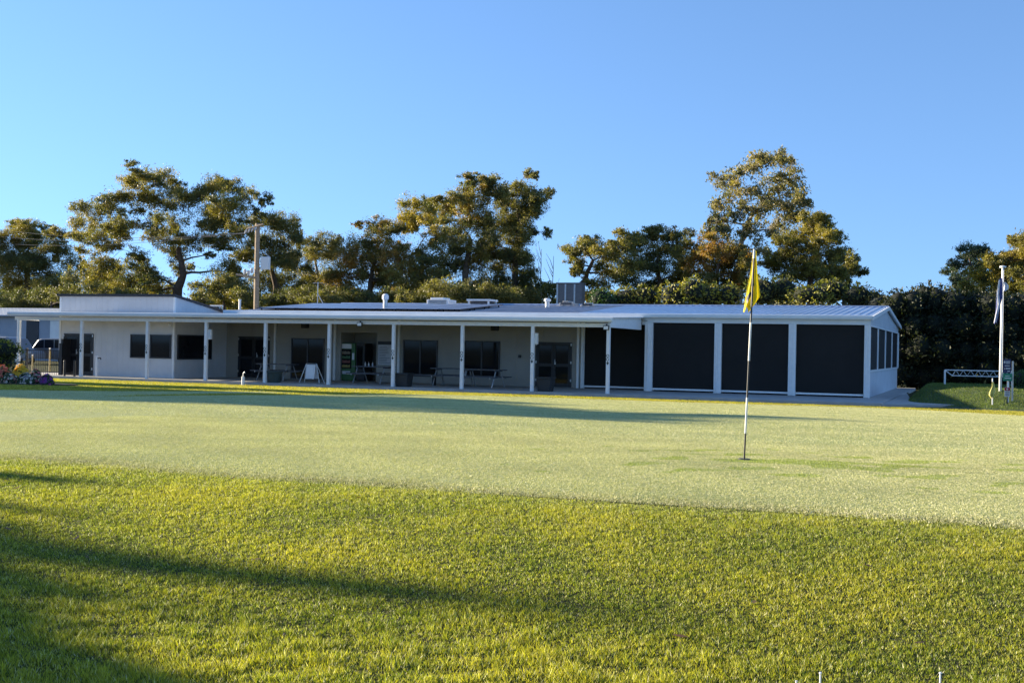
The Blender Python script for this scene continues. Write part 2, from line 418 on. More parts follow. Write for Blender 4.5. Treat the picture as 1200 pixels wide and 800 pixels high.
def in_view(x, y):
    p = np.stack([x, y, hgt(x, y)], 1)-CAM; f = p@FW
    u = FPX*(p@RX)/f; v = -FPX*(p@UX)/f
    return (f > 1) & (np.abs(u) < 660) & (v < 440)
def bank_keep(x, y):
    d = ylim(x)-y + rng.normal(0, .10, len(x))
    return in_view(x, y) & (d > 0)
V, F, cc = blades(1400000, -2.0, 10.5, -40.4, -34.5, .007, .018, .0029, bank_keep)
DEW = [(.46, .445, .235), (.51, .485, .285), (.385, .385, .175), (.62, .59, .42)]
FS_ = np.array([FLAG[0]+.9, FLAG[1]+.2])
def green_blades(n, y0, y1, hmin, hmax, w, xr, soft, seed_keep):
    def kp(x, y):
        top = np.interp(x, xs, yr)
        return in_view(x, y) & (y > ylim(x)+.02-rng.exponential(.16, len(x))) & (y < top-.02) & seed_keep(x, y)
    V2, F2, c2_ = blades(n, xr[0], xr[1], y0, y1, hmin, hmax, w, kp, DEW)
    V2[:, 2] += .012
    # brushed-off dew round the hole: darker, greener blades in footprint sized patches
    q = V2[:, :2].reshape(-1, 3, 2).mean(1); dx_ = q[:, 0]-FS_[0]; dy_ = q[:, 1]-FS_[1]
    u = dx_*math.cos(YAW)-dy_*math.sin(YAW); v = dx_*math.sin(YAW)+dy_*math.cos(YAW)
    f = np.sin(u*3.1+1.5*np.sin(v*2.7))*np.sin(v*5.3+1.2*np.sin(u*2.3)+.8)+.5*np.sin(u*7.7+v*4)*np.sin(v*9-u*3)
    k = (f > .28+.9*np.clip(np.hypot(u/2.6, v/1.9)-.35, 0, 9)) | (np.hypot((u+.55)/.75, v/.28) < 1)
    k &= rng.uniform(0, 1, len(k)) < .8
    c2_.reshape(-1, 3, 3)[k] *= np.array([.56, .70, .22])
    return V2, F2, c2_
V2, F2, c2_ = green_blades(1500000, -34.9, -27, .004, .009, .0028, (-3.0, 11.5), 0, lambda x, y: rng.uniform(0, 1, len(x)) < np.clip((-26-y)/4, 0, 1))
tag(np_mesh('green_turf', V2, F2, M['dew'], cols=c2_), 'very short pale dewy turf on the near part of the putting green', 'grass', kind='stuff')
V2, F2, c2_ = green_blades(2000000, -30, -2.2, .004, .009, .0055, (-20, 15), 0, lambda x, y: rng.uniform(0, 1, len(x)) < np.clip((y+30)/4, 0, 1))
tag(np_mesh('far_green_turf', V2, F2, M['dew'], cols=c2_), 'very short pale dewy turf on the far part of the putting green', 'grass', kind='stuff')
def collar_keep(x, y):
    top = np.interp(x, xs, yr, left=-40, right=-8)
    return in_view(x, y) & (y > top-.05+rng.normal(0, .06, len(x))) & ~((x > X_COL) & (y > 0))
X_COL = 5.2
V2, F2, c2_ = blades(1100000, -34, 16, -26, -.43, .012, .035, .009, collar_keep, [(.40, .34, .045), (.34, .32, .045), (.22, .25, .035), (.55, .46, .12), (.26, .22, .04)])
tag(np_mesh('collar_grass', V2, F2, M['blade'], cols=c2_), 'yellow green grass strip between the putting green and the patio', 'grass', kind='stuff')
tag(np_mesh('bank_grass', V, F, M['blade'], cols=cc), 'short yellow green grass covering the bank in front of the putting green', 'grass', kind='stuff')

# ------------------------------------------------------------------ clubhouse
YP, YB, YW, YE = 0.0, 1.4, 5.4, 4.4          # post line, wing front, main wall, enclosure front
COLX = [-31.705, -28.197, -24.693, -21.698, -18.790, -15.801, -12.907, -9.945, -7.048, -4.071]
XBL, XBR = xAt(70, YB), xAt(203.5, YB)        # wing corners
X_RIGHT = xAt(1016.5, YE)                     # enclosure corner
YBACK = YE+16.3; YRID = YE+8.15; ZEAVE, ZRID = 3.05, 3.72
XW_R = xAt(683.5, YW)

# paved patio under it all
mb = MB(); mb.box((-33.6, -0.42, -0.16), (X_RIGHT+0.9, YBACK+0.6, 0.0))
tag(mb.build('patio', M['concrete'], bevel=0.01), kind='structure')
mb = MB(); q = [(1035, 474.5), (1133, 474), (1085, 469.5), (1066, 466), (1060, 455.5), (1050, 455)]
pp = [atZ(x, y, -0.03) for x, y in q]
pp[0] = np.array([X_RIGHT+0.9, -0.42, -.03]); pp[-1] = np.array([X_RIGHT+0.9, 15.0, -.03])
mb.prism(pp, (0, 0, -0.12)); tag(mb.build('footpath', M['concrete']), kind='structure')

club = thing('clubhouse', 'long low white clubhouse with a posted verandah, raised wing and dark roll down screens', 'clubhouse', (-13, 5, 0))
def part(name, m, mb, parent=None, **k): return mb.build(name, m, parent if parent is not None else club, **k)

# wing
zt1, zt2 = float(atY(70, 347.3, YB)[2]), 0
XR = XBR
z_side = float(atX(262, 367.5, XR)[2]) if False else float(atY(262, 367.5, YW)[2])
mb = MB()
mb.prism([(XBL, YB, 0), (XBL, YB, zt1), (XBL, 9.0, zt1-.155*(9-YB)), (XBL, 9.0, 0)], (XR-XBL, 0, 0))
wing = part('wing_wall', M['clad'], mb)
sl = (zt1-z_side)/(YW-YB)
mb = MB(); o_ = .14
mb.prism([(XBL-.12, YB-o_, zt1+.005+sl*o_), (XBL-.12, YB-o_, zt1+.095+sl*o_), (XBL-.12, 9.2, zt1+.095-sl*(9.2-YB)), (XBL-.12, 9.2, zt1+.005-sl*(9.2-YB))], (XR-XBL+.22, 0, 0))
part('wing_roof', M['darktrim'], mb)
# rebuild the wing wall so that its top follows the roof
V_ = [(XBL, YB, 0), (XBL, YB, zt1), (XBL, 9.0, zt1-sl*(9-YB)), (XBL, 9.0, 0)]
bpy.data.objects.remove(wing); mb = MB(); mb.prism(V_, (XR-XBL, 0, 0)); wing = part('wing_wall', M['clad'], mb)
mb = MB(); mb.box((XR-.05, YB-.035, 0), (XR+.035, YB+.05, zt1-.02)); part('corner_trim', M['white'], mb); mb = MB(); mb.box((XBL-.035, YB-.03, 0), (XBL+.06, YB+.05, zt1-.02))
part('corner_trim', M['white'], mb)

# main wall with the vending niche
nl, nr = xAt(399, YW), xAt(441, YW); zn = 2.17; ND = 1.3
def wallbox(x0, x1, y0, y1, z0, z1):
    mb.box((x0, y0, z0), (x1, y1, z1))
mb = MB()
wallbox(XR, nl, YW, YW+.15, 0, 2.98); wallbox(nr, XW_R, YW, YW+.15, 0, 2.98); wallbox(nl, nr, YW, YW+.15, zn, 2.98)
wallbox(nl-.12, nl, YW+.15, YW+ND, 0, 2.9); wallbox(nr, nr+.12, YW+.15, YW+ND, 0, 2.9); wallbox(nl-.12, nr+.12, YW+ND, YW+ND+.1, 0, 2.9)
wallbox(nl, nr, YW+.15, YW+ND, zn+.002, zn+.1)
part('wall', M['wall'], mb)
mb = MB(); mb.box((XBL+.2, 9.0, 0), (X_RIGHT-.1, YBACK-.05, 2.9))
part('back_rooms', M['wall'], mb)
for px in (261.5, 322.5, 392.5, 467.5, 677.5, 682.5):
    x = xAt(px, YW); mb = MB(); mb.box((x-.05, YW-.08, 0), (x+.05, YW-.002, 2.9)); part('downpipe', M['white'], mb)
mb = MB(); mb.box((XBL+.3, -.3, 2.78), (COLX[-1], YW, 2.82)) if False else None

# verandah: posts with emblem plates, beam, gutter, roof sheet
def emblem(x, post):
    e = MB(); y = -.0650
    def ring(cx, cz, r, w):
        n = 18
        for k in range(n):
            a, b2 = 2*math.pi*k/n, 2*math.pi*(k+1)/n
            e.poly([(cx+r*math.cos(a), y, cz+r*math.sin(a)), (cx+r*math.cos(b2), y, cz+r*math.sin(b2)), (cx+(r-w)*math.cos(b2), y, cz+(r-w)*math.sin(b2)), (cx+(r-w)*math.cos(a), y, cz+(r-w)*math.sin(a))])
    ring(x, 1.40, .058, .02); ring(x, 1.27, .058, .02)
    e.poly([(x, y, 1.20), (x+.05, y, 1.13), (x, y, 1.06), (x-.05, y, 1.13)])
    e.build('emblem', M['tubgreen'], post)
for x in COLX:
    mb = MB(); mb.box((x-.062, -.062, 0), (x+.062, .062, 2.45)); p = part('post', M['white'], mb, bevel=.006)
    emblem(x, p)
XL = COLX[0]-.2
mb = MB(); mb.box((XL, -.06, 2.452), (COLX[-1]+.075, .06, 2.60)); mb.prism([(COLX[-1]-.045, .062, 2.452), (COLX[-1]-.045, YE-.07, 2.452), (COLX[-1]-.045, YE-.07, 2.925), (COLX[-1]-.045, .062, 2.797)], (.12, 0, 0))
mb.box((XL, .062, 2.452), (XL+.1, YB-.04, 2.6))
part('beam', M['white'], mb)
mb = MB(); prof = [(0, -.22, 2.64), (0, -.36, 2.65), (0, -.38, 2.72), (0, -.37, 2.80), (0, -.33, 2.81), (0, -.22, 2.74)]
mb.prism([(XL-.15, p[1], p[2]) for p in prof], (COLX[-1]+.25-XL+.15, 0, 0)); part('gutter', M['gutter'], mb)
mb = MB()
mb.prism([(XBR+.04, -.34, 2.79), (XBR+.04, -.34, 2.815), (XBR+.04, YE-.06, 2.96), (XBR+.04, YE-.06, 2.93)], (COLX[-1]+.2-XBR-.04, 0, 0))
mb.prism([(XL-.1, -.34, 2.79), (XL-.1, -.34, 2.815), (XL-.1, YB-.04, 2.87), (XL-.1, YB-.04, 2.84)], (XBR+.04-XL+.1, 0, 0))
part('verandah_roof', M['gutter'], mb)
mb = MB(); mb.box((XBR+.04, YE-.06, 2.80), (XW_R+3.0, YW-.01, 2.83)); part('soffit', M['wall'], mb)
# purlins visible under the sheet
mb = MB()
for y in (1.0, 2.2, 3.4): mb.box((XBR+.1, y-.03, 2.70), (COLX[-1]-.15, y+.03, 2.775+.03*y/3))
part('purlins', M['white'], mb)

# main roof
XH = xAt(264, YE); XRL = float(atY(400, 356.3, YRID)[0]); XN = xAt(669, YE, 3.05); XS = X_RIGHT+.16
th = .05
def slope(x0, x1, name, m, ribs, x0r=None):
    mb = MB(); y0 = YE-.14
    a = [(x0, y0, ZEAVE), (x1, y0, ZEAVE), (x1, YRID, ZRID), (x0r if x0r is not None else x0, YRID, ZRID)]
    mb.prism([np.array(p) for p in a], (0, 0, -th))
    b = [(x0, YBACK+.14, ZEAVE), (x1, YBACK+.14, ZEAVE), (x1, YRID, ZRID), (x0r if x0r is not None else x0, YRID, ZRID)]
    mb.prism([np.array(p) for p in b], (0, 0, -th))
    if x0r is not None and x0r > x0:
        mb.prism([np.array((x0, y0, ZEAVE)), np.array((x0r, YRID, ZRID)), np.array((x0, YBACK+.14, ZEAVE))], (0, 0, -th))
    x = x0+.2
    while ribs and x < x1-.05:
        yt = YRID; zt = ZRID
        ys = y0+.02
        for s_ in (0, 1):
            yy0, yy1 = (ys, yt-.02) if s_ == 0 else (YBACK+.1, yt+.02)
            if x0r is not None and x < x0r:
                fr = (x-x0)/(x0r-x0); yy1 = yy0+(yt-yy0)*fr; zz1 = ZEAVE+(ZRID-ZEAVE)*fr
            else: zz1 = zt
            zz0 = ZEAVE+.002
            mb.add([(x-.025, yy0, zz0), (x+.025, yy0, zz0), (x+.025, yy1, zz1), (x-.025, yy1, zz1), (x-.012, yy0, zz0+.03), (x+.012, yy0, zz0+.03), (x+.012, yy1, zz1+.03), (x-.012, yy1, zz1+.03)],
                   [(0, 1, 5, 4), (1, 2, 6, 5), (2, 3, 7, 6), (3, 0, 4, 7), (4, 5, 6, 7)])
        x += ribs
    return part(name, m, mb)
M['oldroof'] = mat('weathered_roof', (0.36, 0.36, 0.40), 0.5, metal=0.2, var=0.15, scale=0.7)
slope(XH, XN-.003, 'roof', M['oldroof'], .38, XRL)
slope(XN+.003, XS, 'enclosure_roof', M['roof'], .30)
mb = MB(); mb.tube([(XRL, YRID, ZRID+.02), (XS, YRID, ZRID+.02)], .06, 6); part('ridge_cap', M['roof'], mb)
mb = MB(); mb.prism([(XH, p[1]+YE+.12, p[2]+.295) for p in prof], (XS-XH, 0, 0)); part('roof_gutter', M['gutter'], mb)

# enclosure front: pillars, header, screens
PX_P = [760, 841, 928, 1016.3]
PXs = [xAt(p, YE) for p in PX_P]
for k, x in enumerate(PXs):
    w = .14 if k else .16
    mb = MB(); mb.box((x-w, YE-.06, 0), (x+w, YE+.16, 2.745)) if k < 3 else mb.box((x-.12, YE-.06, 0), (x+.10, YE+.16, 2.745))
    part('pillar', M['white'], mb, bevel=.008)
    mb = MB(); mb.box((x-.045, YE-.10, 0.02), (x-.0, YE-.062, 2.745)); part('screen_track', M['white'], mb)
mb = MB(); mb.box((COLX[-1]-.3, YE-.04, 2.975), (PXs[0]-.162, YE+.10, 3.0)); mb.box((COLX[-1]+.08, YE+.01, 2.66), (PXs[0]-.162, YE+.10, 2.9745)); part('fascia', M['gutter'], mb)
mb = MB(); mb.box((PXs[0]-.16, YE-.04, 2.75), (PXs[3]+.10, YE+.14, 3.0)); part('header', M['gutter'], mb)
def screen(x0, x1, y, z0, z1):
    mb = MB(); n = 12
    for i in range(n):                       # slightly bowed fabric
        a, b2 = x0+(x1-x0)*i/n, x0+(x1-x0)*(i+1)/n
        f = lambda t: y+.012*math.sin(math.pi*t)
        mb.poly([(a, f(i/n), z0), (b2, f((i+1)/n), z0), (b2, f((i+1)/n), z1), (a, f(i/n), z1)])
    s_ = part('screen', M['screen'], mb)
    mb = MB(); mb.box((x0, y-.04, z0-.07), (x1, y+.04, z0)); part('bottom_rail', M['white'], mb, s_)
    return s_
for i in range(3): screen(PXs[i]+.165 if i == 0 else PXs[i]+.142, PXs[i+1]-.142, YE+.08, .13, 2.745)
xb0, xb1 = XW_R+.05, xAt(756, YW)+.6
screen(xb0, xb1, YW+.02, .12, 2.9)
mb = MB(); mb.box((xb0-.1, YW-.02, 0), (xb0-.004, YW+.1, 2.9)); part('pillar', M['white'], mb)
mb = MB(); mb.box((PXs[0]-.1, YE+.17, 0), (PXs[0]+.1, YW+.4, 2.745)); part('pillar', M['white'], mb)

# enclosure right hand end: lined gable, four screened windows over a panelled base
xe = X_RIGHT
mb = MB(); mb.prism([(xe-.12, YE+.17, 2.76), (xe-.12, YBACK, 2.76), (xe-.12, YBACK, ZEAVE-.06), (xe-.12, YRID, ZRID-.06), (xe-.12, YE+.17, ZEAVE-.06)], (.17, 0, 0)); part('gable', M['lap'], mb)
M['panel'] = groove_mat('base_panel', (0.62, 0.64, 0.67), 1.02)
mb = MB(); mb.box((xe-.1, YE+.17, 0), (xe+.03, YBACK, .97)); part('base_panel', M['panel'], mb)
mb = MB(); mb.box((xe-.06, YE+.17, .972), (xe+.075, YBACK, 1.04)); mb.box((xe-.06, YE+.17, 2.70), (xe+.075, YBACK, 2.757)); part('window_rail', M['white'], mb)
L_ = (YBACK-.1-(YE+.17))/4
for i in range(4):
    y0 = YE+.17+L_*i; y1 = y0+L_
    mb = MB()
    w = MB(); w.box((xe-.05, y0+.2, 1.042), (xe+.02, y1-.2, 2.698)); wn = part('side_window', M['screen'], w)
    for a, b2 in ((y0+.004, y0+.2), (y1-.2, y1-.004)):
        mb = MB(); mb.box((xe-.06, a, 1.042), (xe+.05, b2, 2.698)); mb.build('window_frame', M['white'], wn)
mb = MB(); mb.box((xe-.1, YBACK-.098, 1.042), (xe+.09, YBACK+.03, 2.698)); part('pillar', M['white'], mb)
mb = MB()
for a, b2 in (((YE-.14, ZEAVE), (YRID, ZRID)), ((YBACK+.14, ZEAVE), (YRID, ZRID))):
    mb.prism([(XS+.003, a[0], a[1]-.12), (XS+.003, b2[0], b2[1]-.12), (XS+.003, b2[0], b2[1]+.03), (XS+.003, a[0], a[1]+.03)], (.035, 0, 0))
part('barge_board', M['white'], mb)

# windows and doors
def win(name, x0, x1, z0, z1, y, mull=1, door=False, fr=.055):
    mb = MB()
    w = MB(); w.box((x0+fr, y-.018, z0+fr), (x1-fr, y-.003, z1-fr)); pane = None
    mb.box((x0, y-.05, z0), (x0+fr, y-.002, z1)); mb.box((x1-fr, y-.05, z0), (x1, y-.002, z1))
    mb.box((x0+fr+.001, y-.05, z1-fr), (x1-fr-.001, y-.002, z1)); mb.box((x0+fr+.001, y-.05, z0), (x1-fr-.001, y-.002, z0+fr))
    for k in range(1, mull+1):
        xm = x0+(x1-x0)*k/(mull+1); mb.box((xm-.035, y-.045, z0+fr+.001), (xm+.035, y-.0195, z1-fr-.001))
    f = part(name, M['frame'], mb)
    w.build('pane', M['glass'], f)
    return f
def rect(pl, pt, pr, pb, y):
    a, b2 = atY(pl, pt, y), atY(pr, pb, y); return float(a[0]), float(b2[0]), max(.02, float(b2[2])), float(a[2])
def winpx(name, pl, pt, pr, pb, y, **k):
    x0, x1, z0, z1 = rect(pl, pt, pr, pb, y); return win(name, x0, x1, z0, z1, y, **k)
winpx('window', 153.5, 391.5, 200.5, 420.3, YB, mull=1)
winpx('window', 473, 398, 512.5, 441.5, YW, mull=1)
winpx('window', 544, 399, 585.5, 442, YW, mull=1)
f = winpx('sliding_door', 342, 396, 379.5, 446, YW, mull=1)
# side window of the wing
ya, yb = [float(atX(px, 405, XR)[1]) for px in (207.5, 247.5)]
za, zb_ = float(atX(227, 421, XR)[2]), float(atX(227, 392.5, XR)[2])
mb = MB(); mb.box((XR+.002, ya, za), (XR+.05, ya+.06, zb_)); mb.box((XR+.002, yb-.06, za), (XR+.05, yb, zb_)); mb.box((XR+.002, ya+.061, za), (XR+.05, yb-.061, za+.06)); mb.box((XR+.002, ya+.061, zb_-.06), (XR+.05, yb-.061, zb_))
f = part('window', M['frame'], mb); w = MB(); w.box((XR+.003, ya+.06, za+.06), (XR+.02, yb-.06, zb_-.06)); w.build('pane', M['glass'], f)
def door(pl, pt, pr, pb, y, handle_px, leaves=2):
    x0, x1, z0, z1 = rect(pl, pt, pr, pb, y); z0 = .02
    mb = MB(); fr = .05
    mb.box((x0, y-.05, z0), (x0+fr, y-.002, z1)); mb.box((x1-fr, y-.05, z0), (x1, y-.002, z1)); mb.box((x0+fr+.001, y-.05, z1-fr), (x1-fr-.001, y-.002, z1))
    d = part('door', M['frame'], mb)
    n = leaves
    for k in range(n):
        a = x0+fr+.005+(x1-x0-2*fr-.01)*k/n; b2 = x0+fr+.005+(x1-x0-2*fr-.01)*(k+1)/n-.008
        lf = MB(); s_ = .09
        lf.box((a, y-.04, z0), (a+s_, y-.003, z1-fr-.005)); lf.box((b2-s_, y-.04, z0), (b2, y-.003, z1-fr-.005))
        for q0, q1 in ((z0, z0+.16), (z0+.85, z0+.98), (z1-fr-.10, z1-fr-.005)): lf.box((a+s_+.001, y-.04, q0), (b2-s_-.001, y-.003, q1))
        lf.build('door_leaf', M['black'], d)
        g = MB(); g.box((a+s_, y-.02, z0+.16), (b2-s_, y-.006, z0+.85)); g.box((a+s_, y-.02, z0+.98), (b2-s_, y-.006, z1-fr-.10)); g.build('pane', M['glass'], d)
    hx = xAt(handle_px, y); h = MB(); h.tube([(hx, y-.09, 1.0), (hx, y-.09, 1.18)], .014, 6); h.box((hx-.03, y-.07, .96), (hx+.03, y-.042, 1.08)); h.build('handle', M['steel'], d)
    for zz in (.25, 1.0, 1.75):
        for x in (x0+.02, x1-.02):
            hg = MB(); hg.box((x-.03, y-.065, zz), (x+.03, y-.051, zz+.1)); hg.build('hinge', M['steel'], d)
    return d
door(628.5, 400.5, 669.5, 454, YW, 651)
door(280, 394, 315.5, 444.5, YW, 302)
door(75.5, 390.5, 109, 439.5, YB, 91)

# ------------------------------------------------------------------ on the walls and roof
def box_thing(name, label, cat, x, y, z, w, d, h, m, group=None, extra=None):
    t = thing(name, label, cat, (x, y, z), group=group)
    mb = MB(); mb.box((x-w/2, y-d/2, z), (x+w/2, y+d/2, z+h)); mb.build('housing', m, t, bevel=min(w, h, d)*.12)
    if extra: extra(t)
    return t
def flood(px, py, y, label, front=True):
    p = atY(px, py, y); x, z = float(p[0]), float(p[2])
    t = thing('security_light', label, 'light', (x, y, z), group='lights under the verandah edge')
    mb = MB(); mb.box((x-.11, y-.10, z-.10), (x+.11, y-.03, z+.07)); mb.build('housing', M['black'], t, bevel=.01)
    mb = MB(); mb.box((x-.085, y-.112, z-.075), (x+.085, y-.101, z+.045)); mb.build('lens', M['white'], t)
    mb = MB(); mb.box((x-.03, y-.029, z-.02), (x+.03, y+.001, z+.12)); mb.build('bracket', M['black'], t)
flood(422.5, 379.5, -.07, 'black square floodlight on the verandah beam above the green vending machine')
flood(711, 383.5, -.09, 'black square floodlight at the top of the last verandah post before the screens')
for px, py, lab in ((357.5, 381.5, 'dark box under the verandah roof above the sandwich board'), (580, 384.5, 'dark box under the verandah roof above the window with picnic tables')):
    p = atY(px, py, 4.0); box_thing('speaker_box', lab, 'speaker', float(p[0]), 4.0, float(p[2])-.11, .30, .26, .22, M['black'], 'dark boxes under the verandah roof')
for px, py, y, lab in ((245.5, 392, .13, 'white box on the verandah post beside the wing side window'), (627.5, 397, .13, 'white box on the verandah post beside the black double doors')):
    p = atY(px, py, y)
    def ex(t, p=p, y=y):
        mb = MB(); mb.box((float(p[0])-.08, y-.085, float(p[2])-.16), (float(p[0])+.08, y-.072, float(p[2])+.10)); mb.build('cover', M['gutter'], t)
    box_thing('wall_box', lab, 'box', float(p[0]), y, float(p[2])-.2, .2, .14, .42, M['white'], 'white boxes on the verandah posts', ex)
p = atY(199, 380.5, YB-.12); x, y, z = [float(v) for v in p]
t = thing('security_camera', 'small white dome camera under the eave at the wing corner', 'camera', (x, y, z))
mb = MB(); mb.lathe([(.07, .05), (.07, .0), (.045, -.06), (.01, -.075)], (x, y, z), 12); mb.build('dome', M['white'], t, smooth=True)
mb = MB(); mb.tube([(x, y, z+.03), (x, YB-.002, z+.06)], .025, 6); mb.build('arm', M['white'], t)
p = atY(609, 417.5, YW-.03); x, y, z = [float(v) for v in p]
t = thing('power_outlet', 'small dark outlet box on the wall left of the double doors', 'outlet', (x, y, z))
mb = MB(); mb.box((x-.06, y-.03, z-.06), (x+.06, y+.028, z+.06)); mb.build('box', M['black'], t, bevel=.01)
mb = MB(); mb.box((x-.035, y-.036, z-.035), (x+.035, y-.0305, z+.02)); mb.build('socket', M['frame'], t)

# notice board
x0, x1, z0, z1 = rect(444, 400, 459.5, 427.5, YW)
t = thing('notice_board', 'white notice board with dark heading strip on the wall by the vending niche', 'notice board', (x0, YW, z0))
mb = MB(); mb.box((x0, YW-.05, z0), (x1, YW-.002, z1-.14)); mb.build('board', M['paper'], t)
mb = MB(); mb.box((x0-.02, YW-.06, z1-.138), (x1+.02, YW-.002, z1+.01)); mb.build('heading', M['black'], t)
mb = MB(); rg = random.Random(3)
for i in range(11):
    zz = z1-.24-i*.072
    if zz > z0+.06: mb.box((x0+.06, YW-.053, zz), (x0+.06+(x1-x0-.12)*rg.uniform(.55, 1), YW-.0505, zz+.018))
mb.build('lettering', M['timber'], t)

# vending machines in the niche
def vending(px0, px1, y, lab, body, lit):
    x0, x1 = xAt(px0, y), xAt(px1, y); h = 1.70; dpt = .75; x = (x0+x1)/2
    t = thing('vending_machine', lab, 'vending machine', (x, y+dpt/2, 0))
    mb = MB(); mb.box((x0, y, 0.03), (x1, y+dpt, h)); mb.box((x0+.05, y+.05, 0), (x1-.05, y+dpt-.05, .03)); mb.build('cabinet', body, t, bevel=.015)
    w = x1-x0
    mb = MB(); mb.box((x0+.05, y-.015, .55), (x0+w*.74, y-.001, 1.42 if lit else 1.62)); mb.build('front_glass', M['glass'], t)
    mb = MB(); mb.box((x0+w*.80, y-.02, .95), (x0+w*.94, y-.001, 1.25)); mb.build('keypad', M['steel'] if lit else M['black'], t)
    mb = MB(); mb.box((x0+.10, y-.02, .30), (x0+w*.68, y-.001, .44)); mb.build('delivery_flap', M['paper'] if lit else M['black'], t)
    if lit:
        mb = MB(); mb.box((x0+.05, y-.02, 1.45), (x0+w*.74, y-.001, 1.66)); mb.build('header_sign', M['white'], t)
        cols = [(.35, .25, .03), (.3, .05, .03), (.05, .2, .06), (.25, .2, .15)]
        for r_ in range(4):
            mb = MB()
            for c_ in range(6):
                xx = x0+.09+c_*(w*.74-.14)/6; hh = rg.uniform(.09, .14); mb.box((xx, y-.022, .60+r_*.2), (xx+.06, y-.0155, .60+r_*.2+hh))
            mb.build('snacks', MS[r_], t)
MS = [mat('snack_pack_%s' % n, c, .4) for n, c in (('gold', (.30, .22, .04)), ('red', (.22, .05, .03)), ('green', (.05, .16, .05)), ('tan', (.22, .17, .11)))]
M['vend'] = mat('vending_green', (0.03, 0.13, 0.03), 0.4)
vending(399.2, 416.2, YW+.12, 'green vending machine with white lit header and rows of snacks', M['vend'], True)
vending(417.2, 427.5, YW+.14, 'black drinks machine standing beside the green vending machine', M['black'], False)

# roof things
def on_roof(px, Y):
    z = ZEAVE+(ZRID-ZEAVE)*(1-abs(Y-YRID)/(YRID-YE+.14)); x = float(atY(px, 357, Y)[0]); return x, Y, z
def vent(px, Y, h, r, lab):
    x, y, z = on_roof(px, Y); t = thing('roof_vent', lab, 'vent', (x, y, z), group='vents on the roof')
    mb = MB(); mb.tube([(x, y, z-.05), (x, y, z+h*.7)], r*.7, 12); mb.build('pipe', M['steel'], t)
    mb = MB(); mb.lathe([(r*.75, h*.62), (r*1.05, h*.66), (r*1.1, h*.88), (r*.6, h*.98), (.02, h)], (x, y, z), 14); mb.build('cowl', M['white'], t, smooth=False)
vent(451.5, 6.5, .75, .14, 'silver roof vent with domed cowl standing in the solar panels')
vent(641.5, 10.5, .42, .15, 'pale squat roof vent beside the tall grey panelled tank')
x, y, z = on_roof(281, 8.0)
t = thing('roof_pipe', 'short white pipe sticking up beside the utility pole', 'pipe', (x, y, z)); mb = MB(); mb.tube([(x, y, z-.1), (x, y, z+.35)], .06, 8); mb.build('pipe', M['white'], t); mb = MB(); mb.tube([(x, y, z+.35), (x, y, z+.40)], .075, 8); mb.build('cap', M['white'], t)
def unit(px0, px1, Y, h, lab, m, frame=False):
    x0 = on_roof(px0, Y)[0]; x1, y, z = on_roof(px1, Y)
    t = thing('roof_unit', lab, 'air conditioner', ((x0+x1)/2, y, z), group='boxes on the roof ridge')
    if frame:
        mb = MB()
        for x in (x0, x1-.08): mb.box((x, y-.5, z-.05), (x+.08, y-.42, z+h)); mb.box((x, y+.42, z-.05), (x+.08, y+.5, z+h))
        mb.build('legs', M['white'], t)
        mb = MB(); mb.box((x0-.05, y-.55, z+h), (x1+.05, y+.55, z+h+.09)); mb.build('top', M['white'], t)
        mb = MB(); mb.box((x0+.1, y-.4, z), (x1-.12, y+.4, z+h-.02)); mb.build('body', M['timber'], t)
    else:
        mb = MB(); mb.box((x0, y-.5, z-.05), (x1, y+.5, z+h)); mb.build('housing', m, t, bevel=.02)
        mb = MB(); mb.box((x0+.15, y-.4, z+h), (x1-.3, y+.4, z+h+.10)); mb.build('lid', m, t, bevel=.02)
        mb = MB()
        for k in range(5): mb.box((x0+.1, y-.512, z+.03+k*h*.18), (x1-.1, y-.501, z+.03+k*h*.18+.02))
        mb.build('louvres', M['timber'], t)
unit(505, 530, 12.0, .26, 'low white box on the roof ridge behind the solar panels', M['white'])
unit(553, 577.5, 12.0, .20, 'low white framed box on the roof ridge right of the solar panels', M['white'], True)
unit(659, 676, 12.2, .12, 'low pale box on the roof in front of the grey panelled tank', M['concrete'])
unit(684, 700, 11.6, .07, 'flat pale hatch on the roof left of the hedge', M['concrete'])
x, y, z = on_roof(372, 12.4)
t = thing('antenna_mast', 'thin antenna mast with stay rod on the roof ridge', 'antenna', (x, y, z))
mb = MB(); mb.tube([(x, y, z-.1), (x, y, z+1.15)], .025, 6); mb.build('mast', M['steel'], t)
mb = MB(); mb.tube([(x, y, z+.55), (x+.35, y, z)], .02, 6); mb.build('stay', M['steel'], t)
mb = MB(); mb.tube([(x-.3, y, z+1.1), (x+.3, y, z+1.1)], .012, 5); mb.build('crossbar', M['steel'], t)
# pipe bracket next to the wing roof
a = atY(246, 358.5, 6.2); b_ = atY(261, 358.8, 6.2); x0, x1, z = float(a[0]), float(b_[0]), float(a[2])
t = thing('roof_bracket', 'white pipe frame on the roof at the foot of the wing slope', 'pipe frame', (x1, 6.2, z-.35))
mb = MB(); mb.tube([(x0, 6.2, z), (x1, 6.2, z), (x1, 6.2, z-.35)], .045, 8); mb.tube([(x1-.16, 6.2, z), (x1-.16, 6.2, z-.33)], .03, 6); mb.build('pipe', M['white'], t)
mb = MB(); mb.box((x0+.15, 6.0, z-.32), (x1-.22, 6.4, z-.06)); mb.build('box', M['darktrim'], t)
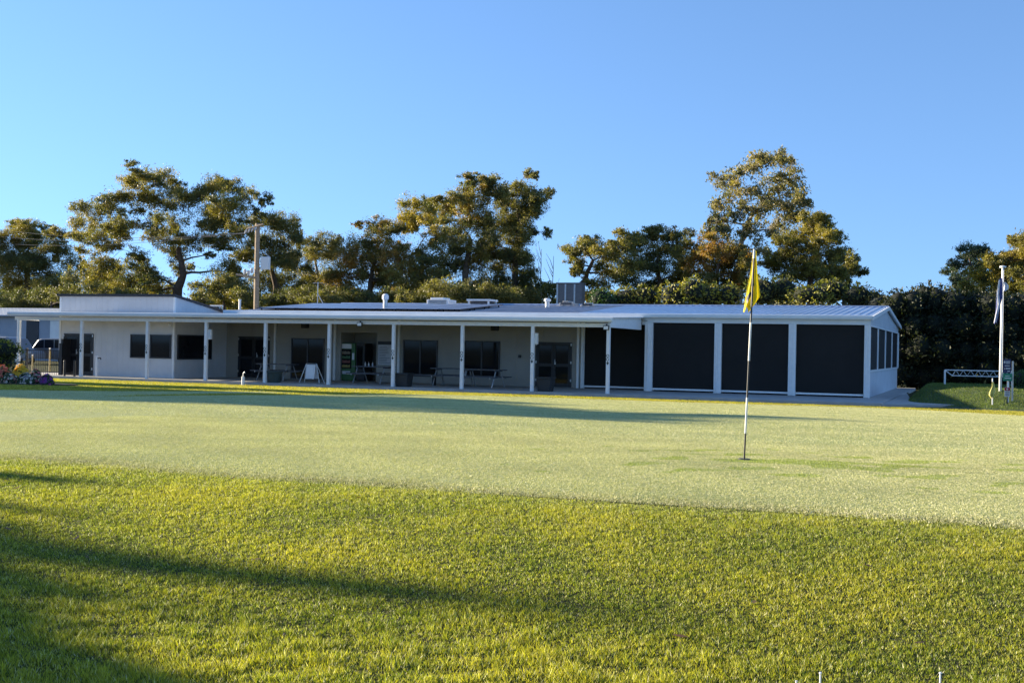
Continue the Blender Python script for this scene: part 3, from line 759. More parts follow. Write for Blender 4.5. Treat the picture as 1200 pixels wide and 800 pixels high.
# solar panels: three rows
xs0, xs1 = xAt(303, YE+.8, 3.1), xAt(541, YE+.8, 3.1); nP = 10; pw = (xs1-xs0)/nP
slp = math.atan2(ZRID-ZEAVE, YRID-YE+.14); cs, sn = math.cos(slp), math.sin(slp)
proto = None
for r_ in range(3):
    for c_ in range(nP):
        s0 = .75+r_*1.72; x = xs0+pw*(c_+.5); y = YE-.14+s0*cs; z = ZEAVE+s0*sn+.10
        row = ('lowest', 'middle', 'top')[r_]
        lab = 'solar panel in the %s row on the roof, %s' % (row, 'at the utility pole end' if c_ == 0 else ('at the end nearest the screens' if c_ == nP-1 else 'inside the row'))
        if proto is None:
            proto = thing('solar_panel', lab, 'solar panel', (0, 0, 0), group='solar panels on the roof')
            mb = MB(); mb.box((-pw/2+.015, 0, 0), (pw/2-.015, 1.68, .035)); mb.build('frame', M['darktrim'], proto)
            mb = MB(); mb.box((-pw/2+.045, .03, .0355), (pw/2-.045, 1.65, .042)); mb.build('cells', M['solar'], proto)
            mb = MB(); mb.box((-.4, .2, -.10), (-.35, .25, -.002)); mb.box((.35, .2, -.10), (.4, .25, -.002)); mb.box((-.4, 1.4, -.10), (-.35, 1.45, -.002)); mb.box((.35, 1.4, -.10), (.4, 1.45, -.002)); mb.build('feet', M['darktrim'], proto)
            o = proto
        else: o = copy_tree(proto)
        o['label'] = lab; o.location = (x, y, z); o.rotation_euler = (slp, 0, 0)

# ------------------------------------------------------------------ trees
def leaf_quads(P, size, droop, r, col, aspect=.30, out=None, asp_jit=.25):
    """diamond shaped leaf sprays at P (n,3)"""
    n = len(P)
    a = r.normal(0, 1, (n, 3)); a[:, 2] -= droop
    if out is not None: a += out*.9
    a /= np.linalg.norm(a, axis=1, keepdims=True)+1e-9
    b = np.cross(a, r.normal(0, 1, (n, 3))); b /= np.linalg.norm(b, axis=1, keepdims=True)+1e-9
    L = size*r.uniform(.6, 1.35, n)[:, None]; Wd = L*aspect*r.uniform(1-asp_jit, 1+asp_jit, n)[:, None]
    nrm = np.cross(a, b)*L*r.uniform(-.15, .15, n)[:, None]
    V = np.stack([P-a*L*.5, P+b*Wd*.5+nrm, P+a*L*.5, P-b*Wd*.5+nrm], 1).reshape(-1, 3)
    F = np.arange(4*n).reshape(-1, 4)
    return V, F, np.repeat(col, 4, 0)
def clump_points(c, rad, n, r, sub=7):
    """points gathered into small tufts spread over an ellipsoid, with gaps between the tufts"""
    d = r.normal(0, 1, (sub, 3)); d /= np.linalg.norm(d, axis=1, keepdims=True)
    cen = d*r.uniform(.30, 1.15, (sub, 1))
    k = r.integers(0, sub, n)
    s_ = r.uniform(.14, .42, sub)
    p = cen[k]+r.normal(0, 1, (n, 3))*s_[k][:, None]*.62
    return c+p*rad, k
def limb(mb, p0, p1, r0, r1, r, sag=.12, seg=5, n=6):
    p0 = np.array(p0); p1 = np.array(p1); L = np.linalg.norm(p1-p0)
    off = r.normal(0, sag*L*.5, 3); off[2] = abs(off[2])*-.3+sag*L*.4
    pts = []
    for i in range(seg+1):
        t = i/seg; pts.append(p0+(p1-p0)*t+off*4*t*(1-t)*.6+r.normal(0, .012*L, 3)*(0 < i < seg))
    mb.tube(pts, [r0+(r1-r0)*i/seg for i in range(seg+1)], n, cap=False)
    return pts
GUM = [(.175, .160, .050), (.215, .188, .052), (.115, .124, .046), (.285, .225, .056)]
OCH = [(.28, .185, .038), (.34, .19, .042), (.21, .165, .038), (.15, .14, .038)]
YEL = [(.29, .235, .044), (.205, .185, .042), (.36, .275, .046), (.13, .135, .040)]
BLU = [(.075, .110, .075), (.09, .115, .07), (.07, .09, .06)]
LAC = [(.23, .20, .09), (.17, .165, .08), (.28, .225, .09)]
def tree(name, label, Y, base, fork, clumps, pal, bark='bark', dens=1.0, size=.165, depth=1.0, tr=.30, seed=1, group=None, zbase=-.12, sub=24, cat='tree'):
    """base, fork and clump centres (px, py, rx, ry) are picture positions brought onto the plane Y, then spread in depth"""
    r = np.random.default_rng(seed)
    bx = atY(base[0], base[1], Y); bpos = np.array([bx[0], Y, zbase])
    t = thing(name, label, cat, bpos, group=group)
    sc = 1.0/pxm(Y, bx[0])
    wood = MB(); nodes_ = []
    tf = [atY(q[0], q[1], Y) for q in fork]
    pts = [bpos]+tf
    # trunk
    full = []
    for i in range(len(pts)-1):
        for k in range(4):
            full.append(pts[i]+(pts[i+1]-pts[i])*k/4+r.normal(0, .05, 3)*(i+k > 0))
    full.append(pts[-1]); N = len(full)
    rad = [tr*(1.25 if i == 0 else 1)*(1-.55*i/(N-1)) for i in range(N)]
    wood.tube(full, rad, 9, cap=False)
    nodes_ = [(p, rad[i]) for i, p in enumerate(full) if i > N*0.3]
    cl = []
    for c in clumps:
        p = atY(c[0], c[1], Y)
        dy = r.uniform(-1, 1)*depth*1.9
        q = p.copy(); q[1] += dy
        # keep its picture place when it moves in depth
        d = (p-CAM); q = CAM+d*((q[1]-CAM[1])/d[1])
        cl.append((q, c[2]*sc, c[3]*sc))
    for (q, a_, b_) in list(cl)*3:
        if a_/sc < 7: continue
        e = q+r.normal(0, .72, 3)*np.array([a_, a_+depth, b_]); b2_ = b_*r.uniform(.35, .65); e[2] = min(e[2], q[2]+b_*r.uniform(.8, 1.08)-b2_); cl.append((e, a_*r.uniform(.4, .75), b2_))
    cl_sorted = sorted(range(len(cl)), key=lambda i: np.linalg.norm(cl[i][0]-full[-1]))
    Vs, Fs, Cs = [], [], []; nv = 0
    for i in cl_sorted:
        q, rx_, rz_ = cl[i]
        best = min(nodes_, key=lambda nd: np.linalg.norm(nd[0]-q)+max(0, (nd[0][2]-q[2]))*1.5)
        L = np.linalg.norm(best[0]-q); r0 = min(best[1]*.75, .05+.022*L)
        pl = limb(wood, best[0], q, r0, max(.02, r0*.35), r)
        for k in (2, 3, 4, 5): nodes_.append((pl[k], max(.02, r0*(1-.13*k))))
        for _ in range(5):
            dd = r.normal(0, 1, 3); dd /= np.linalg.norm(dd)
            wood.tube([pl[-2]+r.normal(0, .1, 3), q+dd*np.array([rx_, rx_, rz_])*.35, q+dd*np.array([rx_, rx_, rz_])*.8], [max(.014, r0*.3), .018, .008], 4, cap=False)
        ry_ = (rx_+rz_)*.55
        rx_ *= 1.26; rz_ *= 1.26; ry_ = (rx_+rz_)*.55
        n = int(dens*460*(rx_*rz_+.25)*(.30/size)**2)+60
        P, k = clump_points(q, np.array([rx_, ry_, rz_]), n, r, sub)
        ci = r.integers(0, len(pal)); c0 = np.array(pal[ci])
        tc = c0[None]*r.uniform(.75, 1.25, (sub, 1)); al = r.integers(0, len(pal), sub)
        for s_ in range(sub):
            if r.random() < .35: tc[s_] = pal[al[s_]]
        col = tc[k]*r.uniform(.65, 1.35, (n, 1))
        v, f, c_ = leaf_quads(P, size, .7, r, col)
        Vs.append(v); Fs.append(f+nv); Cs.append(c_); nv += len(v)
    wood.build('trunk', M[bark], t, smooth=True)
    np_mesh('crown', np.concatenate(Vs), np.concatenate(Fs), M['leaf'], t, np.concatenate(Cs))
    return t

GB = 'gum trees behind the clubhouse'
tree('gum_tree', 'broad dark gum tree at the far left edge of the photo', 52, (30, 365), [(32, 330), (30, 300)],
     [(-8,287,18,16),(14,277,16,13),(30,266,13,8),(20,262,12,4),(42,282,15,13),(8,308,22,18),(38,308,20,18),(65,292,13,11),(72,276,9,6),(60,318,18,16),(20,338,24,18),(55,343,20,16),(82,308,10,13),(84,338,14,15),(0,352,20,12),(-25,300,20,30),(40,355,22,10)], GUM, seed=11, group=GB, dens=1.25, tr=.4)
tree('gum_tree', 'low yellowish gum behind the flat part of the raised wing', 56, (112, 365), [(112, 340), (110, 325)],
     [(95,345,14,14),(112,330,16,14),(130,342,16,14),(150,350,18,10),(110,352,20,10),(75,352,14,10)], YEL, seed=12, group=GB, dens=.9, tr=.22)
tree('gum_tree', 'largest spreading gum tree with bare forking limbs behind the raised wing', 38, (203, 366), [(208, 340), (214, 320), (209, 290)],
     [(92,262,11,12),(108,250,15,13),(133,242,17,15),(160,232,13,10),(153,216,12,10),(172,207,12,8),(192,206,13,9),(202,222,15,11),(180,237,13,12),(216,240,17,15),(240,226,13,11),(252,216,12,9),(272,220,15,11),(286,235,11,11),(262,240,17,13),(245,258,19,13),(272,262,17,12),(286,272,10,9),(99,280,12,10),(118,278,15,13),(140,268,12,11),(118,302,17,10),(160,300,12,9),(186,262,15,11),(190,282,14,12),(207,300,12,11),(232,285,15,13),(256,285,15,9),(160,325,20,12),(183,340,16,12),(140,335,17,15),(112,325,14,14),(262,318,14,12),(272,336,18,12),(128,318,12,10),(175,318,10,9),(205,262,10,9)], GUM+YEL[:1], seed=13, group=GB, dens=1.0, tr=.45, depth=1.3)
tree('gum_tree', 'dark gum tree directly behind the utility pole', 43, (322, 366), [(322, 335), (318, 300)],
     [(300,258,9,8),(320,262,13,11),(336,266,11,13),(346,281,9,12),(310,285,15,11),(326,302,17,13),(298,300,14,12),(342,308,10,11),(318,330,17,15),(296,342,16,13),(345,338,12,13),(282,352,16,9),(245,345,16,12),(325,352,16,10)], GUM[:3], seed=14, group=GB, dens=1.15, tr=.3)
tree('gum_tree', 'slim pale gum with thin round crown behind the antenna mast', 50, (371, 366), [(372, 330), (370, 300)],
     [(363,287,13,9),(381,284,12,9),(370,302,13,11),(387,300,9,10),(356,320,14,13),(376,328,14,13),(391,324,9,11),(358,345,17,11),(384,350,15,11)], GUM, 'palebark', seed=15, group=GB, dens=.9, tr=.2)
tree('gum_tree', 'rusty orange leaved gum tree left of the domed roof vent', 42, (432, 366), [(434, 330), (440, 300)],
     [(438,266,13,9),(455,273,15,11),(425,285,15,12),(451,296,19,15),(410,300,13,13),(401,321,13,13),(426,320,19,16),(456,325,18,16),(475,305,13,15),(394,346,15,11),(425,348,19,11),(460,350,17,11)], OCH+GUM[:1], seed=16, group=GB, dens=1.1, tr=.28)
tree('gum_tree', 'small lollipop crowned gum with thin bare stems left of the tallest dark clump', 47, (500, 366), [(496, 320), (490, 290)],
     [(475,247,9,14),(483,259,8,9),(500,245,13,13),(471,262,7,9),(509,256,8,12),(489,240,9,8),(480,330,16,12),(492,345,16,12)], YEL, seed=17, group=GB, dens=1.0, tr=.15)
tree('gum_tree', 'tall bushy olive gum tree behind the solar panels', 40, (545, 366), [(545, 320), (552, 280)],
     [(524,246,11,13),(544,233,13,11),(557,224,13,10),(573,215,14,8),(560,245,17,13),(585,226,9,11),(540,265,17,13),(514,276,13,9),(530,290,17,13),(508,300,17,15),(490,318,17,14),(520,325,20,16),(550,310,17,15),(500,345,20,13),(540,345,20,13),(570,262,14,12)], GUM+OCH[:1], seed=18, group=GB, dens=1.2, tr=.35)
tt_ = tree('gum_tree', 'tall dark gum tree with a lone leafy sprig above its crown', 44, (602, 366), [(604, 310), (608, 250)],
     [(604,226,13,9),(620,231,13,13),(630,241,9,11),(614,251,15,11),(594,240,13,13),(590,265,17,13),(574,286,15,15),(600,286,15,15),(616,270,11,9),(586,310,19,16),(611,305,13,13),(618,325,9,13),(590,340,20,14),(566,340,17,14),(614,345,12,11),(618,203,6,5),(627,206,4,4)], GUM[:3], seed=19, group=GB, dens=1.3, tr=.33)
tree('gum_tree', 'small ragged gum beside the bare saplings left of the grey tank', 40, (642, 366), [(641, 350)],
     [(636,336,8,6),(645,342,7,9),(632,352,7,7),(649,355,5,6)], GUM, seed=20, group=GB, dens=.9, tr=.10, size=.24)
def bare(px, pys, Y, lab, seed):
    r = np.random.default_rng(seed); b = atY(px, 360, Y); t = thing('bare_sapling', lab, 'sapling', (b[0], Y, -.12), group='bare saplings')
    mb = MB(); top = atY(px+1.5, pys, Y); b0 = np.array([b[0], Y, -.12])
    pts = [b0+(top-b0)*k/8+np.array([r.normal(0, .04), r.normal(0, .04), 0])*(k > 0) for k in range(9)]
    mb.tube(pts, [.075-.0075*k for k in range(9)], 6, cap=False)
    tr_ = mb; mb2 = MB()
    for k in range(14):
        i = r.uniform(4, 7.7); p = pts[int(i)]+(pts[int(i)+1]-pts[int(i)])*(i % 1)
        a = r.uniform(0, 6.28); L = r.uniform(.5, 1.5); e = p+np.array([math.cos(a)*L*.5, math.sin(a)*L*.5, L])
        mb2.tube([p, (p+e)/2+r.normal(0, .06, 3), e], [.03, .018, .008], 4, cap=False)
    mb.build('trunk', M['palebark'], t, smooth=True); mb2.build('twigs', M['palebark'], t)
bare(633, 292, 42, 'taller leafless sapling against the sky left of the grey tank', 1)
bare(647, 300, 42, 'shorter leafless sapling nearest the grey tank', 2)
tree('gum_tree', 'rounded gum tree leaning over the grey panelled tank', 36, (676, 366), [(682, 335), (695, 305)],
     [(671,300,9,9),(684,290,13,11),(695,283,9,7),(710,300,13,11),(679,316,7,7),(725,290,9,7),(736,280,12,9),(730,305,15,13),(714,320,15,11),(700,335,12,10)], YEL[:2]+GUM[:2], seed=21, group=GB, dens=1.0, tr=.25)
tree('gum_tree', 'flat topped open gum tree halfway between the grey tank and the flagstick', 44, (770, 366), [(772, 330), (772, 300)],
     [(745,285,9,9),(765,272,11,7),(785,275,13,7),(795,280,7,7),(758,290,17,11),(785,295,15,11),(750,310,15,11),(775,315,17,11),(800,305,9,11),(740,328,17,9),(790,330,15,9),(765,335,15,9)], GUM+OCH[2:3], seed=22, group=GB, dens=1.0, tr=.25)
tree('gum_tree', 'rusty red leaved bushy tree left of the tallest pale limbed gum', 36, (838, 366), [(840, 335), (842, 310)],
     [(820,290,11,10),(838,284,12,9),(855,294,13,12),(830,305,15,13),(850,315,15,13),(814,316,11,12),(872,305,12,14),(878,325,12,12),(835,330,15,10)], OCH, seed=23, group=GB, dens=1.0, tr=.2)
tree('gum_tree', 'tallest lacy gum tree with pale bare limbs behind the flagstick', 46, (868, 366), [(867, 325), (868, 292), (880, 255)],
     [(850,215,11,11),(865,205,13,9),(885,197,13,9),(905,188,13,8),(920,195,11,9),(930,206,11,9),(940,225,9,11),(925,226,13,11),(900,215,15,11),(876,226,15,11),(855,235,11,11),(845,250,9,11),(870,250,13,11),(896,240,13,13),(915,246,11,11),(931,248,9,9),(838,262,7,7),(828,271,6,7),(850,276,9,9),(880,270,13,11),(906,268,11,11),(892,290,11,11),(893,183,7,5),(945,238,6,6)], LAC, 'palebark', seed=24, group=GB, dens=.46, tr=.30, size=.26, depth=1.4)
tree('gum_tree', 'dense olive gum tree right of the tallest pale limbed gum', 39, (948, 366), [(948, 335), (952, 300)],
     [(950,262,13,11),(965,262,11,11),(940,276,15,11),(965,281,13,13),(925,290,13,13),(950,298,19,13),(976,300,9,11),(930,315,17,13),(960,320,17,13),(910,308,10,13),(980,322,9,10)], YEL[:2]+GUM[:2], seed=25, group=GB, dens=1.35, tr=.28)
tree('gum_tree', 'small dark gum at the right end of the clubhouse tree row', 43, (988, 366), [(988, 335), (990, 310)],
     [(986,300,9,11),(998,304,9,9),(1003,320,8,6),(990,322,9,9),(985,340,9,10)], GUM[:3], seed=26, group=GB, dens=.8, tr=.15, size=.26)
tree('gum_tree', 'blue grey gum tree beyond the tall dark hedge left of the flagpole', 48, (1135, 366), [(1136, 335), (1138, 310)],
     [(1124,312,9,9),(1135,298,11,9),(1150,295,9,6),(1124,329,9,9),(1146,315,11,11),(1130,342,12,8)], BLU, seed=27, dens=1.1, tr=.22, group='trees beyond the tall hedge')
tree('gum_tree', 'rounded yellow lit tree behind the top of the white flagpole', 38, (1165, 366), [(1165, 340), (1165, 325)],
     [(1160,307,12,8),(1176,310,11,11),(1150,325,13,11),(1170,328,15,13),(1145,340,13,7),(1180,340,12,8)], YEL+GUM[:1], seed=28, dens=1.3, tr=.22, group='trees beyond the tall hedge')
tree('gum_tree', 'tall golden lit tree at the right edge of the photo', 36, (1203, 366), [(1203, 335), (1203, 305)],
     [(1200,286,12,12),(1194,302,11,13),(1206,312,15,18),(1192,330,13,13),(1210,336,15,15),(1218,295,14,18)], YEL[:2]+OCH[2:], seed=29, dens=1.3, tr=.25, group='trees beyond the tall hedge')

UG = 'low bushy gums under the tall trees'
for k, (lab, bx_, cl_, pal_, yy) in enumerate([
    ('low golden bushy gum behind the left part of the raised wing', 160, [(150,346,14,10),(172,350,15,9),(138,354,13,8),(188,355,11,7)], [GUM[0], GUM[2], GUM[2]], 33),
    ('low dark bushy gum between the wing slope and the utility pole', 262, [(252,342,14,12),(272,344,15,12),(238,352,12,9),(285,350,12,9),(262,330,12,9)], GUM[:3]+YEL[:1], 34),
    ('low rusty bushy gum between the utility pole and the antenna mast', 348, [(335,351,13,9),(352,345,13,10),(362,353,13,7),(322,355,11,7)], [YEL[1], OCH[3], GUM[2]], 33),
    ('low golden bushy gum between the antenna mast and the domed roof vent', 408, [(395,350,13,9),(412,347,14,10),(430,352,15,8),(446,354,13,7)], [OCH[2], OCH[3], GUM[2], GUM[0]], 34),
    ('low dark bushy gum under the tall olive gum', 520, [(500,348,16,12),(522,344,18,13),(545,350,16,11),(480,352,14,10),(565,352,14,9)], GUM[:3], 33),
    ('low dark bushy gum under the tall dark gum with the sprig', 600, [(590,346,16,13),(610,350,14,11),(575,352,14,9),(622,354,9,8)], GUM[:3], 35),
    ('low olive bushy gum at the left end of the tree row beside the shed', 60, [(50,352,14,11),(72,348,14,12),(30,354,14,9),(86,354,10,8),(8,352,14,10)], [GUM[2], GUM[2], GUM[0]], 40)]):
    tree('bushy_gum', lab, yy, (bx_, 366), [(bx_, 358), (bx_, 352)], cl_, pal_, seed=60+k, group=UG, dens=1.1, tr=.12)

# trees beyond the left edge of the photo whose long shadows cross the green and the bank
r_ = np.random.default_rng(5)
def shade_tree(x, y, h, w, seed, lab, proto=None, nc=40, nl=700):
    if proto is None:
        r = np.random.default_rng(seed); t = thing('gum_tree', lab, 'tree', (0, 0, -.1), group='trees left of the green that shade it')
        mb = MB(); mb.tube([(0, 0, 0), (.1, .05, .3), (.0, .1, .62)], [.035, .028, .016], 8, cap=False)
        cs = []
        for k in range(nc):
            a = r.uniform(0, 6.28); u = r.uniform(.50, 1.0); rr = .42*math.sqrt(max(.12, 1-((u-.76)/.29)**2))*r.uniform(.3, 1)
            c = np.array([math.cos(a)*rr, math.sin(a)*rr, u*.93]); cs.append(c); limb(mb, (0, .05, min(.55, u*.6)), c, .012, .004, r)
        mb.build('trunk', M['bark'], t, local=True, smooth=True)
        Vs, Fs, Cs = [], [], []; nv = 0
        for c in cs:
            P, k = clump_points(c, np.array([.15, .15, .05]), nl, r, 8)
            col = np.array(GUM[0])[None]*r.uniform(.6, 1.4, (len(P), 1)); v, f, c_ = leaf_quads(P, .035, .7, r, col, .4)
            Vs.append(v); Fs.append(f+nv); Cs.append(c_); nv += len(v)
        o = np_mesh('crown', np.concatenate(Vs), np.concatenate(Fs), M['leaf'], None, np.concatenate(Cs)); o.parent = t
    else:
        t = copy_tree(proto); t['label'] = lab
    t.location = (x, y, -.1); t.scale = (w, w, h); t.rotation_euler = (0, 0, seed*1.3)
    return t
TAN = math.tan(SUN_EL)
def shade_at(tipx, y, h, w, seed, lab, proto=None, **k):
    return shade_tree(tipx-(h-.3)/TAN, y+.03*(h-.3)/TAN, h, w, seed, lab, proto, **k)
SL = 'tall gum tree left of the green beyond the photo edge, its shadow crossing the turf'
SM = 'slender gum left of the bank beyond the photo edge, its thin shadow crossing the foreground'
pt = shade_at(9.0, -19.9, 15, 9, 3, SL)
shade_at(-2.0, -20.0, 14, 10, 13, SL, pt)
shade_at(3.0, -16.0, 14, 10, 4, SL, pt)
shade_at(-1.0, -15.6, 15, 6.5, 5, SL, pt)
shade_at(-4.0, -8.9, 14, 5, 6, SL, pt)
shade_at(-6.0, -18.5, 13, 9, 10, SL, pt)
ps = shade_at(5.2, -35.62, 6, .55, 7, SM, nc=26, nl=420)
shade_at(11.2, -37.65, 12, .8, 8, SM, ps)
shade_at(9.0, -38.15, 12, .6, 12, SM, ps)
shade_at(6.4, -37.0, 8, 1.5, 11, SM, ps)
shade_at(6.0, -36.55, 8, .6, 2, SM, ps)
shade_at(6.8, -39.05, 6, 3.0, 9, SM, pt)

# a far wood closing the gaps low down between the trees
V_, F_, C_ = [], [], []; nv = 0; r = np.random.default_rng(44)
for k in range(620):
    x = r.uniform(-150, 60); y = r.uniform(66, 84); s_ = r.uniform(1.6, 2.8); z = r.uniform(.5, 6.3)
    P, kk_ = clump_points(np.array([x, y, z]), np.array([s_*1.3, s_, s_]), 260, r, 8)
    col = np.array(GUM[r.integers(0, 4)])[None]*r.uniform(.6, 1.3, (len(P), 1)); v, f, c_ = leaf_quads(P, .55, .5, r, col, .4)
    V_.append(v); F_.append(f+nv); C_.append(c_); nv += len(v)
tag(np_mesh('distant_woods', np.concatenate(V_), np.concatenate(F_), M['leaf'], None, np.concatenate(C_)), 'far olive woodland showing between the trunks behind the clubhouse', 'woods', kind='stuff')

# hedges and bushes
def bush(name, label, spots, Yc, pal, seed, cat='bush', group=None, size=.16, dens=1.0, core=True, zb=-.1):
    """spots: (x, y, z, rx, ry, rz) world ellipsoids"""
    r = np.random.default_rng(seed); s0 = spots[0]
    t = thing(name, label, cat, (s0[0], s0[1], zb), group=group)
    Vs, Fs, Cs = [], [], []; nv = 0; cb = MB()
    for (x, y, z, a, b, c) in spots:
        n = int(dens*4*math.pi*((a*b+a*c+b*c)/3)*85*(.16/size)**2)
        d = r.normal(0, 1, (n, 3)); d /= np.linalg.norm(d, axis=1, keepdims=True)
        bump_ = 1+.16*np.sin(d[:, 0]*7+x)*np.sin(d[:, 2]*8+y)+.10*np.sin(d[:, 1]*15+z)*np.sin(d[:, 2]*17)
        P = np.array([x, y, z])+d*np.array([a, b, c])*(bump_*r.uniform(.80, 1.10, n)**1)[:, None]
        k = P[:, 2] > zb; P = P[k]; d = d[k]; n = len(P)
        cl = .5+.5*np.sin(P[:, 0]*2.3+P[:, 2]*1.9)*np.sin(P[:, 1]*2.1+P[:, 2]*2.7)
        pi = np.clip((cl*len(pal)+r.uniform(-1, 1, n)).astype(int), 0, len(pal)-1)
        col = np.array(pal)[pi]*r.uniform(.6, 1.35, (n, 1))
        v, f, c_ = leaf_quads(P, size, -.2, r, col, .45, out=d)
        Vs.append(v); Fs.append(f+nv); Cs.append(c_); nv += len(v)
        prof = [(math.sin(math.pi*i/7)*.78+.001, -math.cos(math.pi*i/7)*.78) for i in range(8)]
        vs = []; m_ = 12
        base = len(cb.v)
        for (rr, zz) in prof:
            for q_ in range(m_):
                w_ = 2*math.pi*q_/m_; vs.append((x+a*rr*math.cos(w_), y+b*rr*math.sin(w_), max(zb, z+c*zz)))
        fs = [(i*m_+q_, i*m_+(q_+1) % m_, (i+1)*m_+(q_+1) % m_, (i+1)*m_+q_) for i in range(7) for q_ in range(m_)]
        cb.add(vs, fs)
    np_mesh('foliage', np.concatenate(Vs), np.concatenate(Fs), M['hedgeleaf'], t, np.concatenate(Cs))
    if core: cb.build('blocking_core', M['core'], t, smooth=True)  # solid dark core added inside the leaves to block light
    return t
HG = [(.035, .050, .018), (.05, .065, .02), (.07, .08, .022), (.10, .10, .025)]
HY = [(.18, .19, .034), (.26, .24, .038), (.33, .285, .04), (.11, .125, .030)]  # yellows brightened to put sunlight into the leaf colour
GRN = [(.03, .075, .02), (.04, .09, .024), (.055, .11, .03)]
def spot(px, py, Y, rpx, rpz=None, ry=None):
    p = atY(px, py, Y); s_ = 1/pxm(Y, p[0]); rz = (rpz or rpx)*s_
    return (float(p[0]), Y, float(p[2]), rpx*s_, ry or max(rpx*s_, 1.0), rz)
HB = 'bushes behind the enclosure roof'
bush('bush', 'dark green rounded bush right of the grey panelled tank', [spot(704, 350, 25, 13, 12), spot(716, 354, 25, 9, 10)], 25, GRN, 31, group=HB)
for k, (lab, sp, pal) in enumerate([
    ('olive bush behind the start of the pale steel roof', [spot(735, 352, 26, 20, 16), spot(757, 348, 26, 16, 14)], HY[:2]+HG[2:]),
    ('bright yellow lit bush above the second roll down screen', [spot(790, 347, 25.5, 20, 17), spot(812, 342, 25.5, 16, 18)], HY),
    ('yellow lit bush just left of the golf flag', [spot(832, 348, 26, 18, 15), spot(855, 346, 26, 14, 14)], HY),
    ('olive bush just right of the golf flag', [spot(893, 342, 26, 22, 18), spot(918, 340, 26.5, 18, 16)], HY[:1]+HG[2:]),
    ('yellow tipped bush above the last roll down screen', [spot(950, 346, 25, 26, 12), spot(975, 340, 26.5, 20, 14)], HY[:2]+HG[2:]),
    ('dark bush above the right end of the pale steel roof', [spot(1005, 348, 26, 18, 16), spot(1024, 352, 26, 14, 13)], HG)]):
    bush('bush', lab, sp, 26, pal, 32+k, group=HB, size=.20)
sp = []
for px in range(1030, 1260, 13):
    top = np.interp(px, [1030, 1060, 1085, 1100, 1140, 1175, 1200, 1260], [352, 345, 337, 342, 344, 348, 350, 348])
    for py in (top+14, top+40, top+68, 440):
        j = random.uniform(-4, 4); sp.append(spot(px+j, py+random.uniform(-4, 4), 24.5+random.uniform(-.6, .6), 16, 19, 1.5))
bush('hedge', 'tall dark conifer hedge behind the mound and flagpole at the right', sp, 24.5, [(.018, .026, .011), (.028, .036, .013), (.04, .046, .016)], 50, cat='hedge', size=.20, dens=.6)
sp = [spot(px, py, 5.0, 9, 12, .7) for px in (1196, 1210, 1224) for py in (446, 458)]
tag(bush('hedge', 'low clipped green hedge beside the signs at the right edge', sp, 5, GRN, 51, cat='hedge', size=.09, dens=1.0), None)

# ------------------------------------------------------------------ under the verandah
def picnic(loc, rz, L, label, proto=None):
    if proto is None:
        t = thing('picnic_table', label, 'picnic table', (0, 0, 0), group='picnic tables under the verandah')
        mb = MB()
        for k in range(4): mb.box((-L/2, -.35+k*.18, .70), (L/2, -.35+k*.18+.165, .74))
        mb.box((-L/2+.2, -.33, .66), (-L/2+.26, .33, .70)); mb.box((L/2-.26, -.33, .66), (L/2-.2, .33, .70)); mb.build('tabletop', M['timber'], t)
        for s_ in (-1, 1):
            mb = MB(); a, b2 = sorted((s_*.55, s_*.80)); mb.box((-L/2, a, .42), (L/2, b2, .46)); mb.build('seat', M['timber'], t)
        for sx in (-1, 1):
            x = sx*(L/2-.23)
            for s_ in (-1, 1):
                mb = MB(); mb.tube([(x, s_*.25, .66), (x, s_*.62, .02)], .028, 6); mb.build('leg', M['steel'], t)
            mb = MB(); mb.tube([(x, -.78, .395), (x, .78, .395)], .025, 6); mb.build('crossbar', M['steel'], t)
    else:
        t = copy_tree(proto); t['label'] = label
    t.location = loc; t.rotation_euler = (0, 0, rz); return t
def PT(px, Y): return (xAt(px, Y, .6), Y, 0)
pt1 = picnic(PT(325, 2.6), .02, 1.75, 'grey picnic table between the green tub and the sandwich board')
picnic(PT(438, 2.6), -.03, 1, 'grey picnic table in front of the vending niche and notice board', pt1)
picnic(PT(531, 2.9), .05, 1, 'grey picnic table behind the verandah post left of the wide dark window', pt1)
picnic(PT(567, 2.2), -.06, 1, 'grey picnic table in front of the wide dark window left of the double doors', pt1)
x, y, _ = PT(489, 3.0)
t = thing('bench', 'long low dark bench under the window behind the square tub', 'bench', (x, y, 0))
mb = MB(); mb.box((x-.85, y-.18, .40), (x+.85, y+.18, .45)); mb.build('seat', M['timber'], t)
for s_ in (-1, 1):
    mb = MB(); mb.box((x+s_*.78-.03, y-.15, 0), (x+s_*.78+.03, y+.15, .399)); mb.build('leg', M['black'], t)
# bottles on the second table
for k, px in enumerate((428, 432, 436.5)):
    x, y, _ = PT(px, 2.5); mb = MB(); mb.lathe([(.03, 0), (.03, .10), (.012, .14), (.012, .17)], (x, y, .74), 10)
    t = thing('sauce_bottle', 'small pale bottle on the picnic table by the vending niche', 'bottle', (x, y, .74), group='bottles on the picnic table')
    mb.build('bottle', M['paper'], t); mb = MB(); mb.lathe([(.014, .171), (.014, .19)], (x, y, .74), 8); mb.build('cap', MS[k % 3], t)
